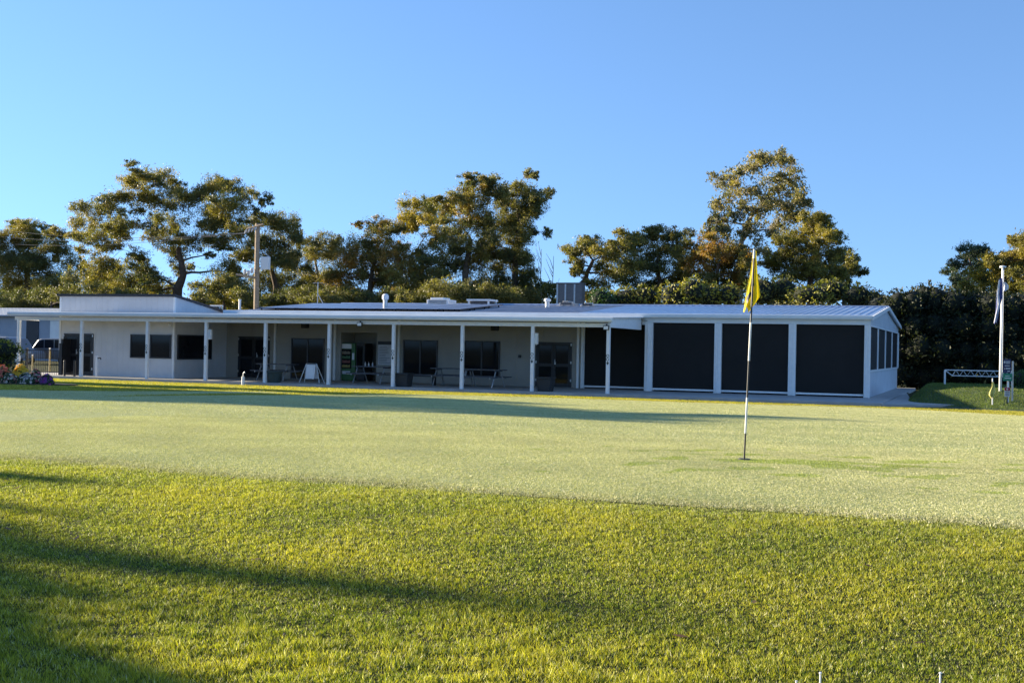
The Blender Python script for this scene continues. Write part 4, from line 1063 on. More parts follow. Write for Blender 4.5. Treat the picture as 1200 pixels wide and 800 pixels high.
# sandwich board
x, y, _ = PT(364.5, 1.3)
t = thing('sandwich_board', 'white sandwich board on splayed tube legs on the patio', 'sign', (x, y, 0))
mb = MB(); mb.prism([(x-.21, y-.10, .17), (x+.21, y-.10, .17), (x+.21, y, .76), (x-.21, y, .76)], (0, .02, .003)); mb.build('panel', M['white'], t)
mb = MB(); mb.prism([(x-.21, y+.22, .17), (x+.21, y+.22, .17), (x+.21, y+.06, .76), (x-.21, y+.06, .76)], (0, .02, .003)); mb.build('panel', M['white'], t)
for s_ in (-1, 1):
    for e in (-.12, .30):
        mb = MB(); mb.tube([(x+s_*.24, y+.03, .80), (x+s_*.48, y+e, .0)], .016, 6); mb.build('leg', M['white'], t)
    mb = MB(); mb.tube([(x+s_*.36, y-.04, .42), (x+s_*.36, y+.16, .42)], .012, 6); mb.build('stay', M['steel'], t)
mb = MB(); mb.tube([(x-.24, y+.03, .80), (x+.24, y+.03, .80)], .016, 6); mb.build('top_rail', M['steel'], t)
# tubs
x, y, _ = PT(321.5, .35)
t = thing('planter_tub', 'round dark green planter tub at the patio edge beside a post', 'tub', (x, y, 0))
mb = MB(); mb.lathe([(.27, 0), (.33, .40), (.36, .41), (.36, .48), (.32, .48), (.30, .42), (.02, .42)], (x, y, 0), 22); mb.build('tub', M['tubgreen'], t)
mb = MB(); mb.lathe([(.29, .425), (.2, .45), (.02, .46)], (x, y, 0), 16); mb.build('soil', M['soil'], t)
def bin_(px, Y, lab):
    x, y, _ = PT(px, Y); t = thing('square_tub', lab, 'bin', (x, y, 0), group='square dark bins at the patio edge')
    mb = MB(); mb.add([(x-.24, y-.24, 0), (x+.24, y-.24, 0), (x+.24, y+.24, 0), (x-.24, y+.24, 0), (x-.29, y-.29, .48), (x+.29, y-.29, .48), (x+.29, y+.29, .48), (x-.29, y+.29, .48)], [(0, 3, 2, 1), (4, 5, 6, 7), (0, 1, 5, 4), (1, 2, 6, 5), (2, 3, 7, 6), (3, 0, 4, 7)]); mb.build('body', M['tub'], t, bevel=.02)
    mb = MB(); mb.box((x-.32, y-.32, .482), (x+.32, y+.32, .54)); mb.build('rim', M['tub'], t, bevel=.015)
bin_(473.5, .45, 'dark square bin at the patio edge in front of the bench')
bin_(639.5, .45, 'dark square bin at the patio edge in front of the double doors')
# tap post on the grass, bollards at the wing
p = atG(284.8, 451.2)
t = thing('tap_post', 'white post with a bent brass tap standing on the sunlit grass strip', 'tap', p)
mb = MB(); mb.tube([p-np.array([0, 0, .05]), p+np.array([0, 0, .36])], .065, 10); mb.build('post', M['white'], t)
mb = MB(); mb.tube([p+np.array([0, 0, .36]), p+np.array([0.01, 0, .50]), p+np.array([.07, -.02, .54]), p+np.array([.11, -.03, .50])], .022, 8); mb.build('tap', M['steel'], t)
def bollard(px, pyt, pyb, Y, m, lab, rad=.05, tap=False):
    b = atZ(px, pyb, 0.0); Y = float(b[1]); top = atY(px, pyt, Y); x = float(b[0]); h = float(top[2])
    t = thing('bollard', lab, 'bollard', (x, Y, 0)); mb = MB(); mb.tube([(x, Y, 0), (x, Y, h)], rad, 10); mb.build('post', m, t)
    mb = MB(); mb.lathe([(rad*1.05, 0), (rad*.9, .03), (.01, .045)], (x, Y, h), 10); mb.build('cap', m, t)
    if tap: mb = MB(); mb.tube([(x+rad, Y, h-.08), (x+.22, Y-.02, h-.06), (x+.24, Y-.02, h-.14)], .025, 6); mb.build('tap', M['black'], t)
bollard(113, 417.5, 440.7, 0, M['white'], 'white standpipe with a black tap beside the wing door', .06, True)
bollard(75.5, 423, 440.5, 0, M['black'], 'short black bollard beside the fence end in front of the wing door')
bollard(87.3, 423, 440.8, 0, M['black'], 'short black bollard between the fence end and a verandah post')

# ------------------------------------------------------------------ fence, shed and cars at the left
FY = .9
t = thing('fence', 'black metal picket fence left of the clubhouse wing', 'fence', (xAt(48, FY), FY, -.1))
xl, xr = xAt(-40, FY), xAt(71.5, FY); zt = float(atY(50, 409.5, FY)[2])
for z in (zt-.03, .12):
    mb = MB(); mb.box((xl, FY-.02, z-.02), (xr, FY+.02, z+.02)); mb.build('rail', M['black'], t)
x = xl+.1; k = 0
while x < xr-.03:
    mb = MB(); mb.tube([(x, FY, -.02), (x, FY, zt-.055)], .011, 5); mb.build('picket', M['black'], t); x += .105
for px in (-12, 31.5, 71.5):
    x = xAt(px, FY); mb = MB(); mb.box((x-.04, FY-.05, -.15), (x+.04, FY+.05, zt+.05)); mb.build('post', M['black'], t)
x = xAt(73.8, FY); zg = float(atY(74, 397, FY)[2])
t = thing('gate', 'tall narrow black gate standing open at the end of the picket fence', 'gate', (x, FY, 0))
mb = MB(); mb.box((x-.09, FY-.03, .12), (x+.02, FY+.9, zg)); mb.build('panel', M['black'], t)
mb = MB(); mb.box((x-.12, FY-.12, -.1), (x+.04, FY-.032, zg-.2)); mb.build('post', M['black'], t)
mb = MB(); mb.box((x+.021, FY+.7, .95), (x+.06, FY+.75, 1.1)); mb.build('latch', M['steel'], t)

SY = 33
xl, xr = xAt(-90, SY), xAt(74, SY); ztop = float(atY(40, 371, SY)[2])
M['shed'] = groove_mat('shed_steel', (0.30, 0.35, 0.43), .4)
t = thing('shed', 'blue grey steel shed beyond the fence at the far left', 'shed', ((xl+xr)/2, SY+4, -.1))
mb = MB(); mb.box((xl, SY, -.1), (xr, SY+8, ztop)); mb.build('wall', M['shed'], t)
mb = MB(); mb.prism([(xl-.3, SY-.5, ztop+.002), (xl-.3, SY-.5, ztop+.10), (xl-.3, SY+4, ztop+.8), (xl-.3, SY+8.5, ztop+.1), (xl-.3, SY+8.5, ztop+.002), (xl-.3, SY+4, ztop+.7)], (xr-xl+.5, 0, 0)); mb.build('roof', M['shed'], t)
x0 = xAt(33, SY); z0 = float(atY(40, 392, SY)[2])
for px in (38, 66):
    x0 = xAt(px, SY); mb = MB(); mb.box((x0-.6, SY-.06, .6), (x0+.6, SY-.002, ztop-.3)); mb.build('door', M['darktrim'] if px < 50 else M['gutter'], t)

def car(px, Y, m, lab, hgt_=1.75, L=4.6, flip=1):
    x = xAt(px, Y); t = thing('parked_car', lab, 'car', (x, Y, -.12), group='cars parked beyond the fence')
    pr = [(-2.25, .35), (-2.3, .75), (-2.2, 1.0), (-1.9, 1.1), (-1.75, hgt_-.03), (-1.4, hgt_), (.4, hgt_-.03), (.7, hgt_-.12), (1.25, 1.08), (2.1, .95), (2.3, .75), (2.3, .38)]
    mb = MB(); mb.prism([(x+flip*a, Y-.85, b-.12) for a, b in pr], (0, 1.7, 0)); mb.build('body', m, t, bevel=.07)
    def pane(pts, nm):
        mb = MB(); mb.prism([(x+flip*a, Y-.862, b-.12) for a, b in pts], (0, .008, 0)); mb.build(nm, M['glass'], t)
    pane([(-1.62, 1.12), (-1.55, hgt_-.12), (-.75, hgt_-.10), (-.75, 1.12)], 'window'); pane([(-.67, 1.12), (-.67, hgt_-.10), (.1, hgt_-.12), (.1, 1.12)], 'window'); pane([(.18, 1.12), (.18, hgt_-.13), (.50, hgt_-.2), (1.05, 1.12)], 'window')
    for a in (-1.4, 1.4):
        mb = MB(); mb.tube([(x+a, Y-.88, .20), (x+a, Y-.66, .20)], .33, 18); w = mb.build('wheel', M['black'], t)
        mb = MB(); mb.tube([(x+a, Y-.892, .20), (x+a, Y-.881, .20)], .2, 14); mb.build('rim', M['steel'], w)
    mb = MB(); mb.box((x+flip*2.2-.12, Y-.80, .62), (x+flip*2.2+.12, Y-.5, .76)); mb.build('headlight', M['paper'], t)
M['carsilver'] = mat('silver_paint', (.16, .17, .19), .3, metal=.5)
M['carwhite'] = mat('car_white', (.22, .23, .25), .35)
car(12, 22, M['carwhite'], 'white car parked beyond the fence, nearest the left edge', 1.85)
car(64, 24, M['carsilver'], 'silver car parked beyond the fence, beside the clubhouse wing', 1.8, flip=-1)
M['yellowpaint'] = mat('yellow_paint', (.34, .23, .04), .5)
for px, lab in ((38, 'short yellow stake seen through the fence, left one'), (58, 'tall yellow stake seen through the fence, nearer the wing')):
    b = atZ(px, 436, -.1); x, y = float(b[0]), float(b[1]); t = thing('marker_stake', lab, 'stake', (x, y, -.1), group='yellow stakes behind the fence')
    h = .75 if px < 50 else 1.1
    mb = MB(); mb.tube([(x, y, -.12), (x, y, h)], .035, 8); mb.build('stake', M['yellowpaint'], t); mb = MB(); mb.tube([(x, y, h), (x, y, h+.06)], .04, 8); mb.build('cap', M['white'], t)

# ------------------------------------------------------------------ flower bed and shrub at the left
bp_ = atG(22, 451)
BX, BY, BZ = [float(v) for v in bp_]
def on_bed(px, py): return atG(px, py)
xa_, xb_ = xAt(-70, BY, 0), xAt(50, BY, 0); mb = MB(); q = []
for k in range(24):
    w_ = 2*math.pi*k/24; cx_, sx_ = math.cos(w_), math.sin(w_)
    X_ = (xa_+xb_)/2+(xb_-xa_)/2*math.copysign(abs(cx_)**.6, cx_); Y_ = BY+1.0+1.2*math.copysign(abs(sx_)**.6, sx_)
    q.append((X_, Y_, float(hgt(X_, Y_))-.05))
mb.prism(q, (0, 0, .10)); tag(mb.build('garden_bed', M['soil'], bevel=.03), 'low dark soil bed under the flowers at the left edge', 'garden bed')
def flowers(px, py, rpx, hpx, fc, lab, seed, nfl=160):
    r = np.random.default_rng(seed); b = atY(px, 450, BY+py); b[2] = hgt(b[0], b[1]); s_ = 1/pxm(b[1], b[0]); a, h = rpx*s_, hpx*s_
    t = thing('flowering_plant', lab, 'flowers', (b[0], b[1], b[2]), group='flowering plants in the left bed')
    n = 1500; d = r.normal(0, 1, (n, 3)); d[:, 2] = abs(d[:, 2]); d /= np.linalg.norm(d, axis=1, keepdims=True)
    P = b+d*np.array([a, a*.8, h])*r.uniform(.45, 1.0, n)[:, None]
    col = np.array(GRN)[r.integers(0, 3, n)]*r.uniform(.5, 1.2, (n, 1)); v, f, c_ = leaf_quads(P, .09, -.3, r, col, .4, out=d)
    np_mesh('foliage', v, f, M['hedgeleaf'], t, c_)
    n = nfl; d = r.normal(0, 1, (n, 3)); d[:, 2] = abs(d[:, 2])+.25; d[:, 1] = -abs(d[:, 1]); d /= np.linalg.norm(d, axis=1, keepdims=True)
    P = b+d*np.array([a, a*.8, h])*r.uniform(.92, 1.08, n)[:, None]; rad = .045
    Vs, Fs, Cs = [], [], []; nv = 0
    for i in range(n):
        u = np.cross(d[i], [0, 0, 1.]); u /= np.linalg.norm(u)+1e-6; w = np.cross(d[i], u); m_ = 6; R_ = rad*r.uniform(.7, 1.3)
        ring = [P[i]+R_*(u*math.cos(k*math.pi/3)+w*math.sin(k*math.pi/3))*(1 if k % 2 else .75)+d[i]*.012 for k in range(6)]
        Vs += [P[i]]+ring; Fs += [(nv, nv+1+k, nv+1+(k+1) % 6) for k in range(6)]; cc_ = np.array(fc[r.integers(0, len(fc))])*r.uniform(.8, 1.15); Cs += [cc_]*7; nv += 7
    np_mesh('blossoms', np.array(Vs), np.array(Fs), M['petal'], t, np.clip(np.array(Cs), 0, .9))
flowers(2, 1.4, 15, 21, [(.80, .22, .12), (.85, .38, .22), (.7, .15, .12), (.10, .13, .03)], 'coral pink flowers at the left end of the bed', 1, 240)
flowers(-24, 1.2, 16, 19, [(.70, .22, .16), (.6, .5, .4)], 'mixed pink flowers just past the left edge of the photo', 12, 120)
flowers(25, 1.5, 12, 22, [(.80, .46, .03), (.85, .58, .06)], 'golden yellow flowers in the middle of the bed', 2, 280)
flowers(12, .35, 11, 13, [(.70, .62, .52), (.6, .28, .24), (.06, .09, .03), (.06, .09, .03)], 'white and rose flowers in front of the coral ones', 3, 150)
flowers(31, .3, 11, 14, [(.46, .38, .50), (.75, .68, .60), (.06, .09, .03), (.06, .09, .03)], 'lavender and white flowers in front of the golden ones', 4, 180)
flowers(42, .9, 9, 18, [(.50, .14, .16), (.65, .58, .48), (.07, .10, .03)], 'dusky red and white flowers right of the lavender ones', 5, 130)
flowers(55, .5, 9, 13, [(.50, .06, .36), (.28, .07, .36), (.06, .09, .03), (.06, .09, .03)], 'magenta and purple flowers at the right end of the bed', 6, 160)
SHY = BY+4.6
bush('shrub', 'round yellow topped shrub behind the flower bed at the left edge', [spot(-6, 424, SHY, 17, 16), spot(-24, 420, SHY+.3, 16, 18), spot(2, 410, SHY, 12, 11), spot(-14, 406, SHY, 11, 11)], 0, [(.06, .075, .02), (.10, .11, .02), (.30, .27, .03), (.38, .33, .035)], 77, cat='shrub', size=.12)

# ------------------------------------------------------------------ utility pole, wires and tank
UY = 24.0; px_ = xAt(300.3, UY, 4); ztp = float(atY(300, 262, UY)[2])
t = thing('utility_pole', 'tall timber utility pole with crossarms rising behind the clubhouse roof', 'utility pole', (px_, UY, -.1))
mb = MB(); mb.tube([(px_+.02, UY, -.3), (px_-.02, UY, ztp)], [.19, .15], 12); mb.build('pole', M['pole'], t)
a = atY(289, 268.5, UY-.2); b = atY(308.5, 263, UY-.2)
mb = MB(); mb.tube([a, b], .07, 6); ca = mb.build('crossarm', M['pole'], t)
ins = []
for k in range(4):
    q = a+(b-a)*(.02+.2*k)
    mb = MB(); e = q+np.array([-.14, -.05, -.30]); mb.tube([q, q*.5+e*.5, e], [.035, .06, .03], 8); mb.build('insulator', M['paper'], ca); ins.append(e)
a2 = atY(277, 321.5, UY-.2); b2 = atY(299, 325.5, UY-.2)
mb = MB(); mb.tube([a2, b2], .08, 6); ca2 = mb.build('crossarm', M['pole'], t)
for px, py in ((287, 318), (291, 319.5), (295, 317)):
    q = atY(px, py, UY-.22); mb = MB(); mb.lathe([(.05, -.18), (.11, -.05), (.06, 0), (.11, .06), (.05, .16)], q, 10); mb.build('insulator', M['paper'], ca2)
q0 = atY(306.8, 301, UY); q1 = atY(316.8, 316, UY)
mb = MB(); mb.box((q0[0], UY-.14, q1[2]), (q1[0]-.08, UY+.14, q0[2])); mb.build('transformer', M['gutter'], t, bevel=.03)
mb = MB(); mb.tube([(px_, UY, q1[2]+.15), (q0[0]+.02, UY, q1[2]+.15)], .05, 6); mb.build('bracket', M['steel'], t)
mb = MB(); mb.tube([(px_, UY, q0[2]+.5), (q1[0]-.1, UY, q0[2]+.02)], .035, 6); mb.build('stay', M['steel'], t)
for k in range(3):
    e = ins[k]; far = atY(-60, 258+k*10, 60); pts = []
    for i in range(17):
        s_ = i/16; p = e+(far-e)*s_; p[2] -= 4*s_*(1-s_)*.9; pts.append(p)
    mb = MB(); mb.tube(pts, .014, 4)
    o = mb.build('power_line', M['black']); tag(o, 'thin dark power line running from the pole crossarm off to the left, %s wire' % ('highest', 'middle', 'lowest')[k], 'power line', 'power lines left of the pole')
TY = 33.0
q0 = atY(652.5, 332.5, TY); q1 = atY(681.5, 358, TY); x0, x1, z1 = float(q0[0]), float(q1[0]), float(q0[2])
M['tank'] = mat('grey_panel', (.17, .16, .165), .6)
t = thing('panelled_tank', 'tall grey panelled box with pale vertical strips behind the clubhouse roof', 'tank', ((x0+x1)/2, TY+.8, -.1))
mb = MB(); mb.box((x0, TY, -.1), (x1, TY+.7, z1)); mb.build('body', M['tank'], t)
for px in (653.2, 662.7, 673.4):
    x = xAt(px, TY, z1-.5); mb = MB(); mb.box((x-.055, TY-.035, 0), (x+.055, TY-.003, z1-.02)); mb.build('strip', M['steel'], t)
x = x1; mb = MB(); mb.box((x0-.04, TY-.05, z1+.002), (x1+.04, TY+.75, z1+.08)); mb.build('lid', M['tank'], t)

# ------------------------------------------------------------------ golf flag on the green
FX, FYY, FZ = FLAG
FZ = float(hgt(FX, FYY))+.012
sc_ = 1/pxm(FYY, FX)
M['stickwhite'] = mat('stick_white', (.75, .74, .70), .35); M['flagyellow'] = mat('yellow_cloth', (.84, .70, .015), .7, var=.08, scale=20)
_t = M['flagyellow'].node_tree; _b = _t.nodes['Principled BSDF']; _tr = _t.nodes.new('ShaderNodeBsdfTranslucent'); _tr.inputs[0].default_value = (.90, .80, .02, 1)
_mx = _t.nodes.new('ShaderNodeMixShader'); _mx.inputs[0].default_value = .4
_t.links.new(_b.outputs[0], _mx.inputs[1]); _t.links.new(_tr.outputs[0], _mx.inputs[2]); _t.links.new(_mx.outputs[0], _t.nodes['Material Output'].inputs[0])
def flag_cloth(name, m, root, prof, to3, folds=3, amp=.03, th=.002, nu=26):
    """prof: list of (drop 0..1, left, right) ; to3(u_m, drop) gives the point"""
    nv_ = 30; V = []; ps = np.array(prof)
    for j in range(nv_+1):
        d = j/nv_; l, r2 = np.interp(d, ps[:, 0], ps[:, 1]), np.interp(d, ps[:, 0], ps[:, 2])
        for i in range(nu+1):
            u = i/nu; w = l+(r2-l)*u; dep = amp*math.sin(u*folds*math.pi*2+d*2.2)*(.25+.75*d)
            V.append(to3(w, d+.05*d*math.sin(u*9+1), dep))
    V = np.array(V); n1 = nu+1
    F = np.array([(j*n1+i, j*n1+i+1, (j+1)*n1+i+1, (j+1)*n1+i) for j in range(nv_) for i in range(nu)])
    o = np_mesh(name, V, F, m, root, smooth=True); s_ = o.modifiers.new('thick', 'SOLIDIFY'); s_.thickness = th
    return V, n1
ft = thing('golf_flag', 'yellow golf flag on a black and white banded stick in the hole', 'golf flag', (FX, FYY, FZ))
lean = np.array([.030, 0, 1.0])
def stick(y): return np.array([FX, FYY, FZ])+lean*y
ytop = (540-293.5)*sc_
bands = [(0, 31, 'black'), (31, 73, 'white'), (73, 116, 'black'), (116, 161, 'white'), (161, 236, 'black'), (236, 246.5, 'white')]
for a, b, c in bands:
    mb = MB(); mb.tube([stick(a*sc_), stick(b*sc_)], .0105 if c == 'white' else .0095, 10); mb.build('stick', M['stickwhite'] if c == 'white' else M['black'], ft)
mb = MB(); mb.lathe([(.062, -.02), (.062, .013)], (FX, FYY, FZ), 24); tag(mb.build('hole', M['black']), 'small dark round hole in the green at the foot of the flagstick', 'hole')
# cloth hangs in folds about the stick: left / right limits in metres by drop
Hd = .60; k_ = sc_/8.89
pf = [(0, -.6, 3.2), (.06, -1.0, 3.4), (.30, -2.2, 5), (.5, -4, 7), (.62, -5.6, 8.6), (.78, -6.6, 10.6), (.84, -7.0, 8.4), (1.0, -8.4, -1.0)]
pf = [(d, l*sc_, r2*sc_) for d, l, r2 in pf]
def to3(w, d, dep):
    p = stick(ytop-.015-Hd*d); return p+RI*w+np.array([FW[0], FW[1], 0])*(dep+.028)
Vc, n1 = flag_cloth('cloth', M['flagyellow'], ft, pf, to3, 2.2, .015)
def cloth_patch(name, m, u0, d0, ru, rd, inner=None):
    """a disc printed on the cloth: lies 3 mm in front of it, following its folds"""
    mb = MB(); ps = np.array(pf)
    def pt_(u, d):
        l, r2 = np.interp(d, ps[:, 0], ps[:, 1]), np.interp(d, ps[:, 0], ps[:, 2])
        dep = .015*math.sin(u*2.2*math.pi*2+d*2.2)*(.25+.75*d)
        return to3(l+(r2-l)*u, d+.05*d*math.sin(u*9+1), dep-.004)
    n = 20; rings = [0.0, .5, 1.0]
    P = []
    for rr in rings:
        for k in range(n):
            a = 2*math.pi*k/n; P.append(pt_(u0+ru*rr*math.cos(a), d0+rd*rr*math.sin(a)))
    mb.add(P, [(i*n+k, i*n+(k+1) % n, (i+1)*n+(k+1) % n, (i+1)*n+k) for i in range(2) for k in range(n)])
    return mb.build(name, m, ft)
cloth_patch('emblem', M['black'], .22, .79, .17, .085)
cloth_patch('emblem', M['soil'], .42, .585, .14, .05)

# ------------------------------------------------------------------ right hand side: mound, truss, flagpole, signs
b = atG(1171.7, 476.5); PX0, PY0, PZ0 = [float(v) for v in b]; s_ = 1/pxm(PY0, PX0)
t = thing('flagpole', 'white flagpole with a limp blue and white flag in front of the dark hedge', 'flagpole', (PX0, PY0, PZ0))
Hp = 163*s_; top = np.array([PX0+.02, PY0, PZ0+Hp])
mb = MB(); mb.tube([(PX0, PY0, PZ0-.1), (PX0+.01, PY0, PZ0+Hp*.5), top], [.052, .047, .040], 12); mb.build('pole', M['white'], t, smooth=True)
mb = MB(); mb.lathe([(.05, -.01), (.11, .0), (.11, .05), (.03, .07)], top, 14); mb.build('cap', M['white'], t)
mb = MB(); mb.tube([top+np.array([.03, -.06, -.1]), (PX0+.06, PY0-.08, PZ0+1.1)], .006, 4); mb.build('rope', M['paper'], t)
mb = MB(); mb.box((PX0+.03, PY0-.09, PZ0+1.05), (PX0+.12, PY0-.062, PZ0+1.2)); mb.build('cleat', M['steel'], t)
M['flagblue'] = mat('blue_cloth', (.05, .07, .24), .7, var=.3, scale=9); M['flagwhite'] = mat('white_cloth', (.66, .66, .72), .7)
fl = thing('pole_flag', 'limp blue and white flag hanging down the white flagpole', 'flag', (PX0, PY0-.06, PZ0+Hp*.75))
def to3b(w, d, dep): return np.array([PX0, PY0-.07, PZ0+Hp-.38-1.55*d])+RI*w+np.array([0, 1., 0])*(dep-.05)
flag_cloth('cloth', M['flagblue'], fl, [(0, -.08, .0), (.15, -.14, .02), (.45, -.20, .02), (.7, -.20, -.06), (1, -.25, -.12)], to3b, 2.5, .035)
def to3c(w, d, dep): return np.array([PX0, PY0-.10, PZ0+Hp-.45-1.45*d])+RI*w+np.array([0, 1., 0])*(dep-.06)
flag_cloth('stripe', M['flagwhite'], fl, [(0, -.12, -.06), (.35, -.19, -.10), (.6, -.15, -.04), (1, -.27, -.16)], to3c, 1.5, .02)
def to3d(w, d, dep): return np.array([PX0, PY0-.10, PZ0+Hp-.52-.32*d])+RI*w+np.array([0, 1., 0])*(dep-.02)
flag_cloth('knot', M['flagwhite'], fl, [(0, .04, .12), (.4, .05, .24), (.8, .06, .22), (1, .05, .10)], to3d, 2, .04)

# raised turf mound
gl = atZ(1066, 467, -.1); MX0 = float(gl[0]); MY0 = 0.0
xs_ = np.linspace(MX0, MX0+12, 61); ys_ = np.linspace(-1.0, 11, 61)
XX, YY = np.meshgrid(xs_, ys_)
sm = lambda v: np.clip(v, 0, 1)**2*(3-2*np.clip(v, 0, 1))
frontY = 1.2-1.6*sm((XX-MX0)/3.0)
ZZ = -.14+.66*sm((XX-MX0)/1.0+.12)*sm((YY-frontY)/4.6)*(1-.6*sm((YY-9)/2))
ZZ += .02*np.sin(XX*1.3)*np.sin(YY*1.1)
V = np.stack([XX.ravel(), YY.ravel(), ZZ.ravel()], 1); ii, jj = np.meshgrid(np.arange(60), np.arange(60), indexing='ij'); b0 = (ii*61+jj).ravel()
M['moundgrass'] = mat('mound_grass', (.055, .085, .035), .8, var=.35, scale=5, bump=.8, bscale=40)
tag(np_mesh('grass_mound', V, np.stack([b0, b0+1, b0+62, b0+61], 1), M['moundgrass'], smooth=True), kind='structure')
def mound_z(x, y):
    fy = 1.2-1.6*sm((x-MX0)/3.0)
    return -.14+.66*sm((x-MX0)/1.0+.12)*sm((y-fy)/4.6)*(1-.6*sm((y-9)/2))+.02*np.sin(x*1.3)*np.sin(y*1.1)
V2, F2, c2_ = blades(160000, MX0, MX0+12, -.9, 9, .02, .05, .010, lambda x, y: mound_z(x, y) > -.10, [(.12, .17, .05), (.16, .19, .05), (.09, .13, .04)], mound_z)
tag(np_mesh('mound_turf', V2, F2, M['blade'], cols=c2_), 'short green grass on the shaded mound right of the clubhouse', 'grass', kind='stuff')
# white lattice truss on the mound
TYY = 7.2; q0 = atY(1107, 453, TYY); q1 = atY(1107, 433.3, TYY); x0 = float(q0[0]); zb0, zt0 = float(q0[2]), float(q1[2]); x1 = xAt(1186, TYY)
t = thing('lattice_frame', 'low white goal shaped frame with a zigzag lattice beam on the mound', 'frame', ((x0+x1)/2, TYY, zb0))
for x in (x0, x1):
    mb = MB(); mb.tube([(x, TYY, zb0-.1), (x, TYY, zt0)], .035, 8); mb.build('post', M['white'], t)
hb = (zt0-zb0)*.33
mb = MB(); mb.tube([(x0, TYY, zt0), (x1, TYY, zt0)], .022, 6); mb.build('top_chord', M['white'], t)
n = 9; dx = (x1-x0)/n
mb = MB(); mb.tube([(x0, TYY, zt0), (x0+dx, TYY, zt0-hb), (x1-dx*.5, TYY, zt0-hb), (x1, TYY, zt0)], .020, 6); mb.build('bottom_chord', M['white'], t)
mb = MB(); pts = []
for k in range(1, 2*n-1):
    pts.append((x0+dx*(.5*k+.5), TYY, zt0-hb if k % 2 else zt0))
mb.tube(pts, .014, 5); mb.build('lattice', M['white'], t)
mb = MB(); mb.box((x0-.25, TYY-.1, zb0-.12), (x1+.3, TYY+.1, zb0+.03)); tag(mb.build('kerb', M['concrete']), 'pale concrete kerb along the top of the mound under the lattice frame', 'kerb')
# little yellow flag on the mound
b = atY(1163, 470.5, 1.0); q = atY(1163.2, 443, 1.0); s_ = 1/pxm(1.0, b[0])
t = thing('small_flag', 'small faded yellow flag on a white stick left of the flagpole', 'flag', b)
mb = MB(); mb.tube([b-np.array([0, 0, .1]), q], .018, 6); mb.build('stick', M['white'], t)
M['paleyellow'] = mat('faded_yellow_cloth', (.55, .50, .14), .7)
def to3e(w, d, dep): return q+np.array([0, -.03, -.12-.55*d])+RI*w+np.array([0, 1., 0])*(dep-.03)
flag_cloth('cloth', M['paleyellow'], t, [(0, -.02, .04), (.3, -.04, .08), (.6, -.12, .10), (.8, -.12, .07), (1, -.03, .02)], to3e, 2, .03)
# signs
SGY = 1.6
M['signblue'] = mat('navy_sign', (.012, .02, .08), .45); M['signgreen'] = mat('green_sign', (.01, .20, .12), .45); M['signred'] = mat('red_print', (.30, .02, .04), .5)
def sgn(pl, pt, pr, pb, m, name, par, y, th=.03):
    a, b = atY(pl, pt, y), atY(pr, pb, y); mb = MB(); mb.box((a[0], y, b[2]), (b[0], y+th, a[2])); return mb.build(name, m, par)
def post(px, pt, par, y, m, w=.03):
    a = atY(px, pt, y); x = float(a[0]); mb = MB(); mb.box((x-w, y+.032, -.1), (x+w, y+.032+2*w, a[2])); mb.build('post', m, par)
t = thing('information_sign', 'tall navy sign with white and pale blue lines right of the flagpole', 'sign', atY(1180, 470, SGY))
sgn(1175.6, 420.5, 1184.6, 437, M['signblue'], 'panel', t, SGY); post(1187, 423, t, SGY, M['steel'])
mb = MB()
for (l, tp, r2, bt) in ((1176.3, 423, 1178.3, 425.4), (1179, 423, 1183.8, 424.2), (1179, 425, 1183.6, 426), (1177.5, 428, 1183.2, 429), (1176.5, 431.5, 1178, 432.3), (1178.6, 431, 1184, 432.4), (1180.5, 434.3, 1183.6, 435.4)):
    a, b = atY(l, tp, SGY), atY(r2, bt, SGY); mb.box((a[0], SGY-.006, b[2]), (b[0], SGY-.001, a[2]))
mb.build('lettering', M['paper'], t)
t = thing('direction_sign', 'green sign with a white line of lettering on a white post', 'sign', atY(1181.5, 470, SGY-.2))
sgn(1175.4, 437.3, 1186.3, 446.3, M['signgreen'], 'panel', t, SGY-.2); post(1181.6, 438, t, SGY-.2, M['white'], .032)
mb = MB()
for (l, tp, r2, bt) in ((1178, 440, 1183, 440.9), (1177.3, 442.3, 1185, 443.6)):
    a, b = atY(l, tp, SGY-.2), atY(r2, bt, SGY-.2); mb.box((a[0], SGY-.206, b[2]), (b[0], SGY-.201, a[2]))
mb.build('lettering', M['paper'], t)
t = thing('notice_sign', 'small white notice with a red top and a white symbol, lowest of the signs', 'sign', atY(1180.5, 470, SGY-.4))
sgn(1177.2, 453.6, 1183.8, 464.5, M['paper'], 'panel', t, SGY-.4); post(1180.5, 456, t, SGY-.4, M['black'], .02)
sgn(1177.4, 453.8, 1183.6, 457.8, M['signred'], 'heading', t, SGY-.405, .004)
mb = MB(); a = atY(1180.5, 455.8, SGY-.41); mb.tube([(a[0], SGY-.415, a[2]), (a[0], SGY-.407, a[2])], .03, 10); mb.build('symbol', M['paper'], t)
mb = MB()
for k in range(3):
    a, b = atY(1178.2, 459+k*1.7, SGY-.4), atY(1182.8, 459.7+k*1.7, SGY-.4); mb.box((a[0], SGY-.406, b[2]), (b[0], SGY-.401, a[2]))
mb.build('lettering', M['timber'], t)
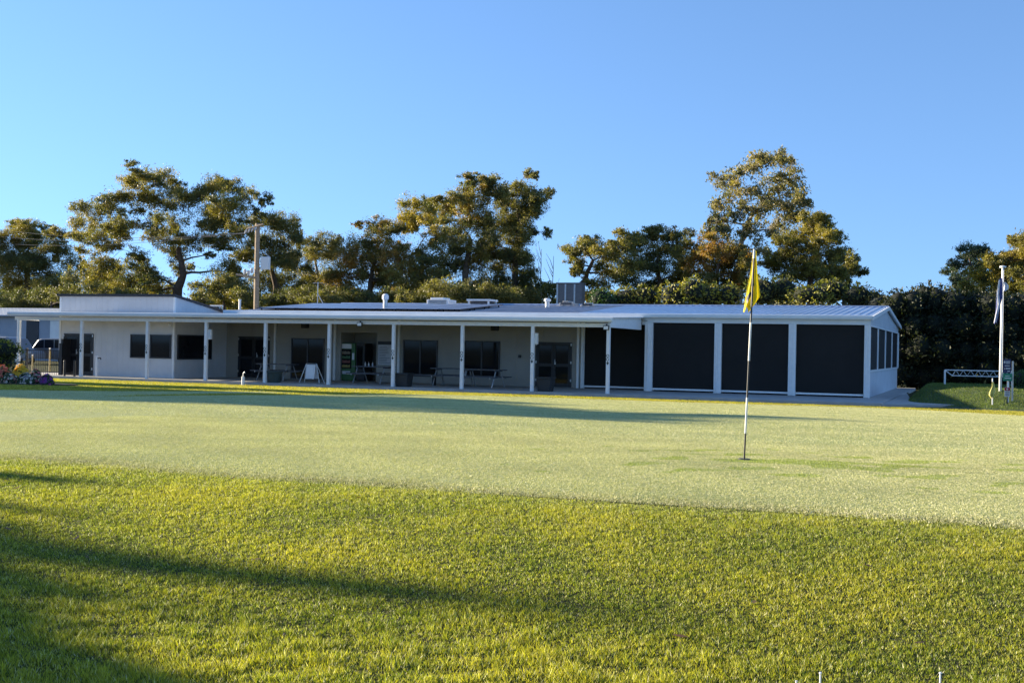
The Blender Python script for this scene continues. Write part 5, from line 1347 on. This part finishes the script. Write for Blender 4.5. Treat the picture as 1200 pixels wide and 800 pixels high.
# pots at the foot of the signs
for px, m, lab in ((1188, 'signred', 'dark red pot at the foot of the signs'), (1197, 'tub', 'grey pot at the foot of the low clipped hedge')):
    b = atZ(px, 474.5, -.12); t = thing('flower_pot', lab, 'pot', b, group='pots by the signs')
    mb = MB(); mb.lathe([(.12, 0), (.17, .22), (.19, .23), (.19, .28), (.15, .28), (.02, .25)], b, 14); mb.build('pot', M[m], t)
    mb = MB(); mb.lathe([(.14, .262), (.08, .29), (.01, .30)], b, 10); mb.build('soil', M['soil'], t)

# thin white pegs in the grass at the bottom edge
for px, pyt, lab in ((961, 787, 'thin white peg in the grass left of centre of the pegs at the bottom edge'), (1101.5, 787, 'thin white peg in the grass nearest the bottom right corner'), (933, 797, 'lowest white peg, barely showing at the bottom edge')):
    b = atG(px, 812); a = np.array(b); k = 1/pxm(b[1], b[0]); hh = (812-pyt)*k
    t = thing('white_peg', lab, 'peg', b, group='white pegs in the foreground grass')
    mb = MB(); mb.tube([b-np.array([0, 0, .02]), b+np.array([0, 0, hh*.9])], .004, 8); mb.build('shaft', M['white'], t)
    mb = MB(); mb.lathe([(.004, 0), (.0065, .004), (.005, hh*.1)], b+np.array([0, 0, hh*.9]), 8); mb.build('head', M['white'], t)

# a few dry leaves lying on the bank
V_, C_ = [], []; r = np.random.default_rng(8)
for k in range(70):
    x, y = r.uniform(0, 9.6), r.uniform(-38.6, -34.9); z = float(hgt(x, y))+.016; a = r.uniform(0, 6.28); L_ = r.uniform(.025, .05)
    u = np.array([math.cos(a), math.sin(a), r.uniform(-.2, .3)])*L_; w = np.array([-math.sin(a), math.cos(a), r.uniform(-.3, .3)])*L_*.3; p = np.array([x, y, z])
    V_ += [p-u, p+w, p+u, p-w]; C_ += [np.array([.16, .085, .04])*r.uniform(.5, 1.5)]*4
V_ = np.array(V_); tag(np_mesh('fallen_leaves', V_, np.arange(len(V_)).reshape(-1, 4), M['leaf'], None, np.array(C_)), 'scattered dry brown leaves lying in the foreground grass', 'leaves', kind='stuff')
